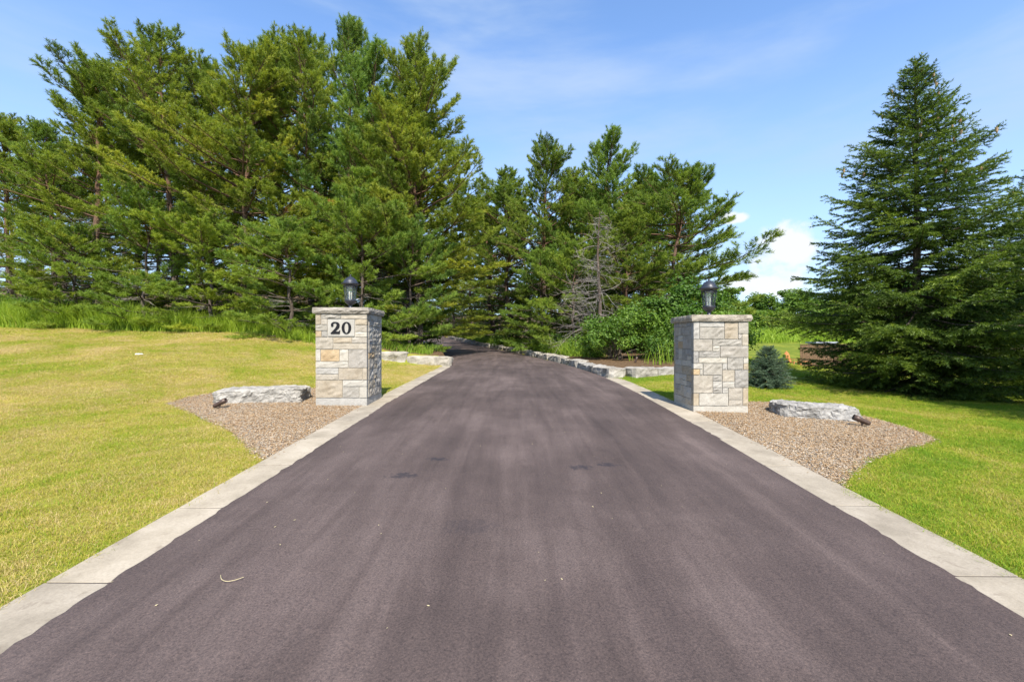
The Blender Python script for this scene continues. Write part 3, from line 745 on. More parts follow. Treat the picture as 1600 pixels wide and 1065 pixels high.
def wall_stones(name, lab, path, hs, seed, mat):
    rg = random.Random(seed); root = thing(name, lab, 'wall', (*path[0][:2], 0), 0)
    path = np.array(path, float); seg = np.linalg.norm(np.diff(path, axis=0), axis=1); cum = np.concatenate([[0], np.cumsum(seg)])
    s = 0; k = 0
    while s < cum[-1] - .25:
        ln = rg.uniform(.75, 1.5); ln = min(ln, cum[-1] - s)
        m = s + ln / 2
        x, y = np.interp(m, cum, path[:, 0]), np.interp(m, cum, path[:, 1])
        xa, ya = np.interp(s, cum, path[:, 0]), np.interp(s, cum, path[:, 1]); xb, yb = np.interp(s + ln, cum, path[:, 0]), np.interp(s + ln, cum, path[:, 1])
        dep = rg.uniform(.42, .58); hh = hs + rg.uniform(-.05, .05)
        o = link('stone', boulder_mesh('stone', ln * 1.0, dep, hh + .1, seed * 100 + k, mat, .05, (9, 4, 4)), root)
        zf = float(P_(y)) if name == 'x' else float(min(H(x, y - .4), H(x, y)))
        if path[0][1] > 14: zf = float(H(x, y - .5))
        o.location = (x - path[0][0], y - path[0][1], zf - .08 + rg.uniform(-.02, .02)); o.rotation_euler = (rg.uniform(-.03, .03), rg.uniform(-.03, .03), math.atan2(yb - ya, xb - xa) + rg.uniform(-.06, .06))
        s += ln; k += 1
    return root
rw_road = [(RR(v) + .26, v) for v in np.arange(11.15, 46, .5)]
def road_wall():
    pts = rw_road
    rg = random.Random(5); root = thing('stone_edging', 'long row of pale limestone blocks curving beside the right driveway edge', 'wall', (pts[0][0], pts[0][1], 0))
    path = np.array(pts); seg = np.linalg.norm(np.diff(path, axis=0), axis=1); cum = np.concatenate([[0], np.cumsum(seg)])
    s = 0; k = 0
    while s < cum[-1] - .3:
        ln = rg.uniform(.8, 1.6); ln = min(ln, cum[-1] - s); m = s + ln / 2
        x, y = np.interp(m, cum, path[:, 0]), np.interp(m, cum, path[:, 1])
        xa, ya = np.interp(s, cum, path[:, 0]), np.interp(s, cum, path[:, 1]); xb, yb = np.interp(s + ln, cum, path[:, 0]), np.interp(s + ln, cum, path[:, 1])
        hh = rg.uniform(.15, .23)
        o = link('stone', boulder_mesh('stone', ln, rg.uniform(.38, .52), hh + .1, 900 + k, M_WALL, .055, (8, 4, 4)), root)
        o.location = (x - pts[0][0], y - pts[0][1], float(P_(y)) - .09); o.rotation_euler = (rg.uniform(-.03, .03), rg.uniform(-.03, .03), math.atan2(yb - ya, xb - xa) + rg.uniform(-.07, .07))
        s += ln; k += 1
road_wall()
wall_stones('stone_wall', 'low wall of pale limestone blocks behind the plain right pillar', [(2.85, 11.3), (4.2, 12.05), (6.3, 13.3)], .215, 21, M_WALL)
wall_stones('stone_wall', 'low wall of pale limestone blocks behind the number 20 pillar', [(-2.0, 15.15), (-3.2, 15.2), (-5.6, 15.35)], .34, 22, M_WALL)

# ------------------------------------------------------------------ small spot lights in the beds
M_BRONZE = mat_plain('bronze_metal', (.085, .055, .042), .45, .3, .15, 30)
M_LENS = mat_plain('spot_lens', (.05, .05, .05), .1)
def spot(lab, px, py, rz, tilt, s=1.0, d=None):
    g0 = gp(px, py)
    root = thing('garden_spotlight', lab, 'spotlight', (g0[0], g0[1], g0[2]), rz, 'small bronze garden spotlights')
    m = MB(); m.tube([(0, 0, -.08), (0, 0, .05)], .010, 8, True); m.box((0, 0, .055), (.028, .022, .03)); m.build('stake', M_BRONZE, root)
    M = Matrix.Rotation(tilt, 4, 'Y')
    m = MB(); m.lathe([(0, -.09), (.024, -.088), (.030, -.07), (.032, .02), (.036, .03), (.036, .10), (.031, .10), (.031, .055), (0, .055)], 14)
    V = np.concatenate(m.V) @ np.array(M.to_3x3()).T + [0, 0, .085]; m.V = [V]; m.build('housing', M_BRONZE, root, True)
    m = MB(); m.lathe([(.030, .058), (.0, .062)], 12); V = np.concatenate(m.V) @ np.array(M.to_3x3()).T + [0, 0, .085]; m.V = [V]; m.build('lens', M_LENS, root)
    root.scale = (s, s, s)
spot('bronze spotlight in front of the long boulder by the number 20 pillar', 343, 639, .15, R(62), 1.05)
spot('bronze spotlight at the low end of the sloping right boulder', 1347, 667, -.35, R(-66), 1.05)
spot('bronze spotlight on the litter behind the low right stone wall', 994, 566, .4, R(20), 1.0)

# ================================================================== trees
def nrm(v): return v / (np.linalg.norm(v, axis=-1, keepdims=True) + 1e-9)
def needles(pos, dirv, size, tint, K, spread, width, rg, along=0.5, grow=(.7, 1.15)):
    """K thin triangular needles round every shoot"""
    n = len(pos); pos = np.repeat(pos, K, 0); d0 = np.repeat(nrm(dirv), K, 0); sz = np.repeat(size, K) * rg.uniform(*grow, n * K)
    r = nrm(rg.normal(0, 1, (n * K, 3)))
    d = nrm(d0 * 1.0 + r * spread)
    b = pos + d0 * (rg.uniform(-along, along, n * K) * np.repeat(size, K))[:, None]
    side = nrm(np.cross(d, nrm(rg.normal(0, 1, (n * K, 3))))) * (np.repeat(width, K) if np.ndim(width) else width)[..., None] * .5 if np.ndim(width) else nrm(np.cross(d, nrm(rg.normal(0, 1, (n * K, 3))))) * width * .5
    tip = b + d * sz[:, None]
    V = np.stack([b - side, b + side, tip], 1).reshape(-1, 3)
    F = np.arange(n * K * 3).reshape(-1, 3)
    t = np.clip(np.repeat(tint, K) + rg.normal(0, .05, n * K), 0, 1)
    return V, F, np.repeat(t, 3)
M_BARK = mat_bark()
M_DEAD = mat_twig('dead_twig', (.13, .11, .095), (.30, .265, .235))
M_PINE = leaf_mat('pine_needles', [(0, (.42, .20, .085)), (.06, (.42, .20, .085)), (.10, (.07, .12, .024)), (.4, (.17, .24, .036)), (.7, (.29, .34, .046)), (1, (.40, .41, .065))], .4, spec=.3)
M_WPINE = leaf_mat('soft_pine_needles', [(0, (.075, .14, .036)), (.4, (.165, .255, .045)), (.7, (.27, .355, .052)), (1, (.36, .42, .06))], .4, spec=.3)
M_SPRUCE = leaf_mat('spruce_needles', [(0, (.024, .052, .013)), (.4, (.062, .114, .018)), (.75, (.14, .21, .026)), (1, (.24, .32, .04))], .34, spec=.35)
M_BSPRUCE = leaf_mat('blue_spruce_needles', [(0, (.035, .065, .042)), (.5, (.075, .125, .08)), (1, (.14, .21, .13))], .15, spec=.35)

def gen_pine(seed, Ht, Rad, zb, mat, needle=.125, K=22, dead=.25, spacing=.56, orange=0, up=1.0, prof=None, wid=.0175):
    rg = np.random.default_rng(seed)
    wood = MB(); deadm = MB()
    zz = np.linspace(0, Ht, 14); sway = np.cumsum(rg.normal(0, .055, (14, 2)), 0); sway -= sway[0]
    ph = rg.uniform(0, 6.28, 4)
    TP = np.column_stack([sway, zz]); rb = .008 * Ht + .02
    wood.tube(TP, rb * (1 - zz / Ht) ** .8 + .012, 9)
    tx = lambda z: np.array([np.interp(z, zz, sway[:, 0]), np.interp(z, zz, sway[:, 1]), z])
    tp, td, ts, tt = [], [], [], []
    z = zb; az0 = rg.uniform(0, 6.28)
    if prof is None:
        prof = lambda t: (.78 + .8 * t if t < .28 else 1.0) if t < .55 else max(.24, ((1 - t) / .45) ** .55)
    # bare snags under the live crown
    for q in range(int(10 + dead * 50)):
        zq = rg.uniform(.10 * Ht, zb + (Ht - zb) * .35); a = rg.uniform(0, 6.28); ln = rg.uniform(.4, 1.5) * Rad / 2.4
        d = np.array([math.cos(a), math.sin(a), rg.uniform(-.35, .15)]); p0 = tx(zq)
        P = [p0, p0 + d * ln * .5 + rg.normal(0, .04, 3), p0 + d * ln + rg.normal(0, .08, 3)]
        deadm.tube(P, [.016, .010, .004], 3)
        for _ in range(rg.integers(3, 8)):
            u = rg.uniform(.3, 1); pb = P[0] + (P[2] - P[0]) * u; e = nrm(d + rg.normal(0, .7, 3)) * rg.uniform(.12, .45)
            deadm.tube([pb, pb + e * .6, pb + e + rg.normal(0, .03, 3)], [.006, .004, .002], 3)
    while z < Ht - .15:
        t = (z - zb) / (Ht - zb); nb = int(rg.integers(4, 8)); az0 += rg.uniform(.4, 1.2)
        for k in range(nb):
            if rg.random() < .12: continue
            a = az0 + k * 2 * math.pi / nb + rg.normal(0, .22)
            L_ = Rad * prof(t) * rg.uniform(.6, 1.22) * (1 + .26 * math.sin(a + z * .8 + ph[0]) + .18 * math.sin(2 * a - z * 1.7 + ph[1]))
            e0 = math.radians((-6 + 60 * t ** 1.1) * up) + rg.normal(0, .10); curve = math.radians(rg.uniform(8, 34))
            btone = rg.normal(0, .11) + .12 * (1 - t) 
            is_or = orange > 0 and .35 < t < .6 and rg.random() < orange
            npt = 7; P = [tx(z)]; stp = L_ / (npt - 1); aa = a
            for i in range(1, npt):
                e = e0 + curve * (i / (npt - 1)) ** 1.5; aa += rg.normal(0, .13)
                e += rg.normal(0, .13); P.append(P[-1] + stp * np.array([math.cos(aa) * math.cos(e), math.sin(aa) * math.cos(e), math.sin(e)]))
            P = np.array(P); br = .010 + .011 * L_
            wood.tube(P, np.linspace(br, .004, npt), 4)
            seglen = np.linspace(0, 1, npt)
            at_ = lambda u: np.array([np.interp(u, seglen, P[:, c]) for c in range(3)])
            u = (rg.uniform(.36, .50) if t < .5 else rg.uniform(.26, .36) if t < .72 else rg.uniform(.12, .2)); sgn = 1; pad = 1.0 if t > .72 else .35 + .65 * max(0, (t - .35) / .37)
            step = .085 / max(L_, .4) * .95
            while u < 1.0:
                p0 = at_(u); dd = nrm(at_(min(u + .05, 1.0)) - at_(max(u - .05, 0)))
                lat = nrm(np.cross(dd, [0, 0, 1.])) * sgn; sgn = -sgn
                tl = (.16 + .34 * L_ * (1 - u) ** .8 * (.5 + .5 * min(1, u * 2.2))) * rg.uniform(.55, 1.3); tl = min(tl, .95)
                dv = nrm(dd * rg.uniform(.5, 1.0) + lat * rg.uniform(.4, 1.0) + np.array([0, 0, rg.uniform(-.05, .8) * pad]))
                p1 = p0 + dv * tl
                wood.tube([p0, p1], [.006, .003], 3)
                ns = 1 if tl < .25 else (2 if tl < .5 else 3)
                for q in range(ns):
                    f = 1.0 - .26 * q
                    for w_ in range(2 if q else 3):
                        sd_ = nrm(dv + rg.normal(0, .62, 3) * np.array([1, 1, .45 + .55 * pad]) + np.array([0, 0, .22 + .5 * pad])) if (q or w_) else nrm(dv + np.array([0, 0, .2 + .2 * pad]))
                        ln_ = rg.uniform(.07, .20); pb = p0 + dv * tl * (f - (.12 * rg.random()))
                        tn = .02 if is_or and rg.random() < .8 else np.clip(.45 + btone + rg.normal(0, .10), .12, 1)
                        for g_ in (.6,):
                            tp.append(pb + sd_ * ln_ * g_); td.append(sd_); ts.append(needle * rg.uniform(.75, 1.15)); tt.append(np.clip(tn + .06 * g_, .0, 1) if tn > .05 else tn)
                u += step * rg.uniform(.7, 1.3)
            for q in np.linspace(max(0, 1 - .35 / L_), 1.03, 5):
                tp.append(at_(min(q, 1)) + (P[-1] - P[-2]) * max(0, q - 1)); td.append(nrm(P[-1] - P[-2]) + np.array([0, 0, .4])); ts.append(needle * 1.05)
                tt.append(.02 if is_or else np.clip(.52 + btone + rg.normal(0, .06), .12, 1))
        z += spacing * rg.uniform(.7, 1.25) * (1.12 if t < .5 else .95 if t < .75 else .72)
    for q in np.linspace(Ht - .9, Ht + .05, 10):
        tp.append(tx(min(q, Ht)) + [0, 0, max(0, q - Ht)]); td.append(np.array([0, 0, 1.]) + rg.normal(0, .1, 3)); ts.append(needle); tt.append(.5)
    V, F, T = needles(np.array(tp), np.array(td), np.array(ts), np.array(tt), K, .95, wid, rg, .75)
    print('pine', seed, len(tp), len(F))
    return wood.mesh('trunk', M_BARK), deadm.mesh('dead_branches', M_DEAD), mesh_np('crown', V, F, mat, {'tint': T}), Ht
broad = lambda t: (.75 + .6 * t if t < .35 else .96) if t < .5 else max(.12, ((1 - t) / .5) ** .6)
PINES = {
    'a': gen_pine(101, 12.5, 2.8, .9, M_PINE, dead=.6),
    'b': gen_pine(102, 13.0, 2.5, 1.5, M_PINE, dead=.8),
    'g': gen_pine(112, 12.0, 2.8, 1.0, M_PINE, dead=.6, orange=.11, up=.8),
    'c': gen_pine(103, 12.0, 2.9, .8, M_WPINE, needle=.135, dead=.2, up=.8),
    'd': gen_pine(104, 13.5, 2.3, 3.4, M_PINE, dead=1.0, K=20),
    'e': gen_pine(105, 9.0, 3.0, 1.6, M_PINE, dead=.4, up=.55, prof=broad, spacing=.44, K=22),
    'f': gen_pine(106, 6.2, 2.6, .25, M_WPINE, needle=.135, dead=.1, up=.7),
}
def put_pine(kind, px, d, ytop, lab, group, wide=1.0, rz=None, x=None):
    tr, de, cr, h0 = PINES[kind]
    X = (px - 800) / FPX * d if x is None else x
    if x is None:
        if X < 0 and abs(X - RL(d)) < 6 and X > RL(d) - 1.3 and px < 745: X = float(RL(d)) - 1.3
        elif X < RR(d) + 1.3 and X > RL(d) - 1.0: X = float(RR(d)) + 1.3
    zb = float(H(X, d)) - .06; top = EYE + (532 - ytop) / FPX * d
    s = (top - zb) / (h0 + .6)
    root = thing('pine_tree', lab, 'tree', (X, d, zb), random.uniform(0, 6.28) if rz is None else rz, group)
    sw = s ** .55 * wide * 1.12
    root.rotation_euler = (random.uniform(-.055, .055), random.uniform(-.055, .055), root.rotation_euler.z)
    root.scale = (sw * random.uniform(.92, 1.1), sw * random.uniform(.92, 1.1), s)
    link('trunk', tr, root); link('crown', cr, root); link('dead_branches', de, root)
    return root
GL, GM, GB = 'pines along the edge of the left lawn', 'pines on the right side of the driveway', 'pines deep in the wood'
for k, px, d, yt, wd, lab in (
    ('b', 18, 22.5, 168, 1.0, 'shorter pine at the far left edge with bare lower twigs'),
    ('d', 88, 19.5, 185, .95, 'thin pine with dead grey twigs beside the far left edge'),
    ('b', 150, 19.0, 80, 1.05, 'first tall pine at the left shoulder of the stand'),
    ('a', 212, 21.5, 92, 1.0, 'pine between the left shoulder and the tallest left spire'),
    ('b', 277, 19.0, 34, 1.05, 'tallest pine in the left third rising to a pointed spire'),
    ('a', 338, 21.0, 96, 1.0, 'pine just right of the tallest left spire'),
    ('g', 376, 18.5, 80, 1.0, 'pine with a browned orange bough left of the number 20 pillar'),
    ('a', 428, 21.5, 46, 1.0, 'tall pine with a narrow top in the middle of the left stand'),
    ('b', 484, 20.0, 34, 1.0, 'tall pine standing above and left of the number 20 pillar'),
    ('d', 536, 25.0, 22, .9, 'thin open topped pine poking above the stand over the left lantern'),
    ('c', 580, 20.5, 78, 1.0, 'bushy dark pine above the left lantern'),
    ('a', 630, 19.5, 64, 1.0, 'tall pine right of the left lantern'),
    ('b', 688, 19.0, 122, 1.0, 'pine with visible trunk at the right shoulder of the left stand'),
    ('a', 742, 21.0, 175, 1.5, 'open branched pine reaching over the driveway from the left')):
    put_pine(k, px, d, yt, lab, GL, wd)
for px, d, yt, lab, wd in ((225, 17.2, 300, 'low bushy pine at the lawn edge below the tallest left spire', 1.0), (330, 17.0, 330, 'low young pine in the tall grass left of the lawn corner', 1.0),
                       (452, 16.2, 340, 'low spreading pine at the lawn edge left of the number 20 pillar', .95), (560, 16.6, 300, 'young pine directly behind the number 20 pillar', 1.0),
                       (640, 17.6, 345, 'young pine with flat boughs right of the number 20 pillar', .82), (112, 18.0, 345, 'low bushy pine in the grass near the far left edge', .9)):
    put_pine('f', px, d, yt, lab, GL, wd)
for k, px, d, yt, wd, lab in (
    ('b', 846, 25, 216, 1.0, 'tall dark topped pine where the driveway bends'),
    ('a', 896, 27, 262, 1.0, 'pine between the two tallest tops at the driveway bend'),
    ('c', 944, 24.5, 207, 1.0, 'tallest pointed pine right of the driveway'),
    ('b', 1000, 24, 258, 1.0, 'pine right of the tallest pointed one by the driveway'),
    ('e', 1062, 20, 242, 1.12, 'broad pine with long boughs reaching right above the plain pillar'),
    ('a', 800, 31, 268, 1.25, 'pine at the left of the group beyond the driveway bend'),
    ('b', 762, 36, 300, 1.25, 'pine showing in the gap above the driveway bend'),
    ('f', 900, 20.5, 372, 1.0, 'low young pine among shrubs right of the driveway'),
    ('a', 985, 19.5, 330, .9, 'shorter pine in front of the group, behind the dead twiggy tree'),
    ('f', 845, 23, 390, 1.0, 'low young pine beside the bending driveway')):
    put_pine(k, px, d, yt, lab, GM, wd)
# deeper in the wood: trunks and crowns that fill behind; nothing in the photo tells them apart
rgb = random.Random(4)
for px, d, yt in ((60, 28, 250), (175, 27, 200), (310, 28, 180), (440, 29, 170), (600, 27, 200), (690, 32, 280), (130, 36, 280), (520, 34, 240), (20, 27, 240), (105, 25, 230), (250, 26, 210), (385, 27, 230), (545, 29, 220), (650, 28, 250)):
    put_pine(rgb.choice('dddb'), px, d, yt, 'background pine deep in the wood behind the left lawn', GB, 1.0)
for px, d, yt in ((770, 40, 330), (735, 44, 340), (700, 48, 360), (680, 42, 330), (830, 36, 310), (880, 36, 300), (925, 33, 290), (970, 31, 290), (1020, 29, 300), (1060, 27, 330), (860, 44, 340), (760, 55, 390)):
    put_pine(rgb.choice('ddba'), px, d, yt, 'background pine behind the group right of the driveway', 'pines behind the driveway bend', 1.0)

for px, d, yt in ((40, 25, 430), (170, 23, 430), (285, 23, 430), (400, 23, 430), (500, 22, 425), (600, 24, 435), (680, 26, 440), (240, 29, 440), (450, 30, 440), (90, 30, 435), (330, 27, 440), (550, 28, 440), (640, 31, 440), (380, 34, 430), (140, 26, 440)):
    put_pine('f', px, d, yt, 'shaded young pine deep under the left stand', 'young pines under the left stand', 1.15)
for px, d, yt in ((870, 29, 430), (915, 26, 420), (960, 24, 420), (1010, 22, 410), (1040, 24, 420), (835, 33, 440), (800, 38, 450), (770, 46, 460), (740, 52, 455), (715, 56, 450), (690, 50, 450)):
    put_pine('f', px, d, yt, 'shaded young pine under the group right of the driveway', 'young pines behind the driveway bend', 1.15)

# ------------------------------------------------------------------ spruces
def gen_spruce(seed, Ht, Rad, mat, K=16, needle=.022, whorl=.27, nwid=.0042, cones=0, sub=1.0, z0=.12):
    rg = np.random.default_rng(seed); wood = MB(); cone = MB()
    wood.tube([(0, 0, 0), (.02, 0, Ht * .5), (0, .02, Ht)], [.013 * Ht, .007 * Ht, .006], 9)
    sp_, sd, sl_, st_ = [], [], [], []
    z = z0
    while z < Ht - .06:
        t = z / Ht; nb = int(rg.integers(5, 9)); a0 = rg.uniform(0, 6.28)
        for k in range(nb):
            a = a0 + k * 2 * math.pi / nb + rg.normal(0, .2); zz = z + rg.uniform(-.5, .5) * whorl
            zz = min(max(zz, .08), Ht - .05); tt = zz / Ht
            L_ = Rad * (.52 + tt * 1.8 if tt < .24 else .96 * ((1 - tt) / .76) ** .95) * rg.uniform(.74, 1.14) + .10
            e0 = math.radians(-16 + 58 * tt ** 1.4) + rg.normal(0, .09); cv = math.radians(rg.uniform(14, 36) * (1 - .5 * tt))
            n = 8; P = [np.array([0, 0, zz])]
            for i in range(1, n):
                e = e0 + cv * (i / (n - 1)) ** 2 - (.10 if i < 4 and tt < .7 else 0); P.append(P[-1] + L_ / (n - 1) * np.array([math.cos(a) * math.cos(e), math.sin(a) * math.cos(e), math.sin(e)]))
            P = np.array(P); wood.tube(P, np.linspace(.006 + .007 * L_, .003, n), 4)
            sg = np.linspace(0, 1, n); at_ = lambda u: np.array([np.interp(u, sg, P[:, c]) for c in range(3)])
            tone = rg.normal(0, .09)
            # end shoots on the leader of the branch
            for q in np.arange(max(.15, 1 - 1.2 / L_), 1.0, .07 / L_):
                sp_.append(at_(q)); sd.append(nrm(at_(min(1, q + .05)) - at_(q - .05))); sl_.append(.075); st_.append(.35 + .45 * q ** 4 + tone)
            u = .06 + .08 * rg.random(); s = 1
            du = .060 / L_ * sub
            while u < .99:
                p0 = at_(u); dd = nrm(at_(min(1, u + .04)) - at_(max(0, u - .04))); lat = nrm(np.cross(dd, [0, 0, 1.])) * s; s = -s
                tl = min(.62, (.08 + .42 * L_ * (1 - u) ** .85 * min(1, .35 + u * 1.6))) * rg.uniform(.65, 1.2)
                droop = -.50 * (1 - .7 * tt) * (1 - .6 * u) + rg.normal(0, .16)
                dv = nrm(dd * rg.uniform(.7, 1.0) + lat * rg.uniform(.55, .95) + np.array([0, 0, droop]))
                m = max(1, int(tl / .065))
                for q in range(m):
                    f = (q + .5) / m; pp = p0 + dv * tl * f + np.array([0, 0, -.10 * tl * f * f])
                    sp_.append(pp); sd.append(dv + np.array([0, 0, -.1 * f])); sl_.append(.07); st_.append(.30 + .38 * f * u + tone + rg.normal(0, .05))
                    if tl > .16 and f > .25 and q % 2 == 0:
                        for sg2 in (-1, 1):
                            l2 = nrm(np.cross(dv, [0, 0, 1.])) * sg2; d2 = nrm(dv + l2 * .9 + np.array([0, 0, rg.uniform(-.75, .10)])); w2 = rg.uniform(.05, .12) * (1.3 - .5 * f)
                            sp_.append(pp + d2 * w2 * .5); sd.append(d2); sl_.append(w2); st_.append(.36 + .35 * u + tone + rg.normal(0, .06))
                if cones and tt > .58 and rg.random() < cones and tl > .12:
                    c0 = p0 + dv * tl * .8; ln = rg.uniform(.08, .13)
                    cone.tube([c0, c0 + [0, 0, -ln * .3], c0 + [0, 0, -ln * .75], c0 + [0, 0, -ln]], [.008, .019, .016, .004], 6)
                u += du * rg.uniform(.75, 1.3)
        z += whorl * (1.0 if t < .7 else .8)
    for q in np.arange(Ht - .5, Ht, .05): sp_.append(np.array([0, 0, q])); sd.append(np.array([0, 0, 1.])); sl_.append(.07); st_.append(.6)
    sp_ = np.array(sp_); sd = nrm(np.array(sd)); sl_ = np.array(sl_); st_ = np.clip(np.array(st_), 0, 1)
    n = len(sp_)
    # needles stand out round each shoot, combed forwards
    pos = np.repeat(sp_, K, 0) + np.repeat(sd, K, 0) * (rg.uniform(-.55, .55, n * K) * np.repeat(sl_, K))[:, None]
    r = nrm(np.cross(np.repeat(sd, K, 0), nrm(rg.normal(0, 1, (n * K, 3)))))
    d = nrm(np.repeat(sd, K, 0) * .75 + r * .8)
    side = nrm(np.cross(d, nrm(rg.normal(0, 1, (n * K, 3))))) * nwid
    tip = pos + d * (needle * rg.uniform(.8, 1.25, n * K))[:, None]
    V = np.stack([pos - side, pos + side, tip], 1).reshape(-1, 3)
    T = np.repeat(np.clip(np.repeat(st_, K) + rg.normal(0, .05, n * K), 0, 1), 3)
    print('spruce', n, n * K)
    return wood.mesh('trunk', M_SBARK), mesh_np('crown', V, np.arange(n * K * 3).reshape(-1, 3), mat, {'tint': T}), (cone.mesh('cones', M_CONE) if cones and cone.V else None), Ht
M_SBARK = mat_twig('spruce_bark', (.06, .045, .035), (.17, .13, .10))
M_CONE = mat_twig('spruce_cone', (.20, .12, .06), (.36, .25, .14))
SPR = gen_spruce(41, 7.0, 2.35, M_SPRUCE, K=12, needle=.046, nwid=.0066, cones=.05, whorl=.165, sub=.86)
BSP = gen_spruce(42, 1.35, .72, M_BSPRUCE, K=13, needle=.040, whorl=.055, nwid=.0042, sub=.55, z0=.06)
def put_spruce(src, X, d, top, lab, rz, group=None, wide=1.0, sink=.05):
    tr, cr, co, h0 = src; zb = float(H(X, d)) - sink; s = (top - zb) / h0
    root = thing('spruce_tree', lab, 'tree', (X, d, zb), rz, group); root.scale = (s * wide, s * wide, s)
    link('trunk', tr, root); link('crown', cr, root)
    if co is not None: link('cones', co, root)['kind'] = 'stuff'
    return root
GS = 'large spruces on the right lawn'
dS = 10.4
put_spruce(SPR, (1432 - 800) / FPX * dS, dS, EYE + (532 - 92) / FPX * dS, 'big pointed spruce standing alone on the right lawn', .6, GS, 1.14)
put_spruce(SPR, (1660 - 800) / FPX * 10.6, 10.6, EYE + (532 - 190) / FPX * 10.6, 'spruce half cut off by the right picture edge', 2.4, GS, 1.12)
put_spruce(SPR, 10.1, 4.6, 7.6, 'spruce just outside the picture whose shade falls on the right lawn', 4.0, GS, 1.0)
gb = gp(1200, 604)
put_spruce(BSP, gb[0], gb[1], EYE + (532 - 541) / FPX * gb[1], 'small bluish spruce beside the plain right pillar', 1.2)

# ------------------------------------------------------------------ the dead grey tree among the pines
def build_dead_tree(px, d, ytop, lab):
    rg = np.random.default_rng(77); X = (px - 800) / FPX * d; zb = float(H(X, d)) - .05; top = EYE + (532 - ytop) / FPX * d; Ht = top - zb
    root = thing('dead_tree', lab, 'tree', (X, d, zb))
    m = MB(); br = MB()
    m.tube([(0, 0, 0), (.04, 0, Ht * .35), (-.05, .03, Ht * .7), (.02, 0, Ht)], [.085, .07, .04, .01], 8)
    def grow(p, dv, ln, r_, lev):
        n = 4; P = [p]
        for i in range(n): dv = nrm(dv + rg.normal(0, .16, 3) + np.array([0, 0, -.03 if lev < 2 else .03])); P.append(P[-1] + dv * ln / n)
        br.tube(P, np.linspace(r_, r_ * .4, n + 1), 3)
        if lev < 3:
            for _ in range(int(rg.integers(5, 9)) if lev < 2 else 4):
                q = rg.uniform(.25, 1); pb = P[0] + (P[-1] - P[0]) * q
                i = min(n - 1, int(q * n)); pb = P[i] + (P[i + 1] - P[i]) * (q * n - i)
                grow(pb, nrm(dv + rg.normal(0, .75, 3)), ln * rg.uniform(.3, .55), r_ * .5, lev + 1)
    for z in np.arange(Ht * .22, Ht * .98, .075):
        t = z / Ht; a = rg.uniform(0, 6.28)
        grow(np.array([0, 0, z]), np.array([math.cos(a), math.sin(a), rg.uniform(-.15, .25)]), rg.uniform(.8, 2.4) * (1.2 - t), .014, 1)
    m.build('trunk', M_BARK, root); br.build('branches', M_DEAD, root)
build_dead_tree(936, 17.2, 330, 'bare grey dead tree with tangled twigs right of the driveway')

# ------------------------------------------------------------------ broadleaf shrubs and far trees
M_LEAF = leaf_mat('shrub_leaves', [(0, (.045, .10, .014)), (.4, (.10, .19, .022)), (.75, (.19, .29, .03)), (1, (.28, .37, .045))], .4, spec=.4)
M_FAR = leaf_mat('far_tree_leaves', [(0, (.04, .09, .022)), (.4, (.085, .165, .030)), (.8, (.15, .24, .035)), (1, (.22, .29, .05))], .35, spec=.2, objvar=.5)
M_STEM = mat_twig('shrub_stem', (.08, .06, .045), (.20, .16, .12))
def gen_shrub(seed, Ht, Rad, n, leaf, mat, clumps=26, flat=.8):
    rg = np.random.default_rng(seed); st = MB()
    cc = []; tone = []
    for k in range(clumps):
        a = rg.uniform(0, 6.28); z = Ht * rg.uniform(.10, .92) ; rr = Rad * math.sqrt(rg.uniform(0, 1)) * (1 - .55 * (z / Ht) ** 2)
        cc.append((rr * math.cos(a), rr * math.sin(a), z)); tone.append(rg.normal(0, .12))
        st.tube([(rg.normal(0, .1), rg.normal(0, .1), 0), (rr * .4 * math.cos(a), rr * .4 * math.sin(a), z * .6), cc[-1]], [.022, .013, .004], 4)
    cc = np.array(cc); tone = np.array(tone)
    w = rg.integers(0, clumps, n); r_ = Rad * .36 * rg.uniform(.55, 1.35, clumps)
    off = nrm(rg.normal(0, 1, (n, 3))) * (rg.uniform(0, 1, n) ** .45)[:, None] * r_[w][:, None] * np.array([1, 1, flat])
    p = cc[w] + off; p[:, 2] = np.maximum(p[:, 2], .04)
    nn = nrm(nrm(off) * .7 + rg.normal(0, .55, (n, 3)) + np.array([0, 0, .45])); ax = nrm(np.cross(nn, rg.normal(0, 1, (n, 3)))); bx = np.cross(nn, ax)
    s = leaf * rg.uniform(.6, 1.25, n)[:, None]
    V = np.stack([p - ax * s, p + bx * s * .55 + nn * s * .12, p + ax * s, p - bx * s * .55 + nn * s * .12], 1).reshape(-1, 3)
    T = np.clip(np.repeat(.45 + tone[w] + rg.normal(0, .12, n), 4), 0, 1)
    return st.mesh('stems', M_STEM), mesh_np('crown', V, np.arange(n * 4).reshape(-1, 4), mat, {'tint': T}), Ht
SHR = [gen_shrub(61, 2.6, 1.3, 7000, .062, M_LEAF, 30), gen_shrub(62, 2.2, 1.5, 7000, .058, M_LEAF, 34), gen_shrub(63, 1.3, .9, 3600, .055, M_LEAF, 22)]
def put_shrub(k, px, d, ytop, lab, group, wide=1.0):
    st, cr, h0 = SHR[k]; X = (px - 800) / FPX * d
    if X < RR(d) + .9 and X > RL(d) - 1.5: X = float(RR(d)) + .9
    zb = float(H(X, d)) - .03; s = (EYE + (532 - ytop) / FPX * d - zb) / (h0 * 1.06)
    root = thing('leafy_shrub', lab, 'shrub', (X, d, zb), random.uniform(0, 6.28), group); root.scale = (s * wide, s * wide, s)
    link('stems', st, root); link('crown', cr, root)
GSH = 'broadleaf shrubs behind the right stone wall'
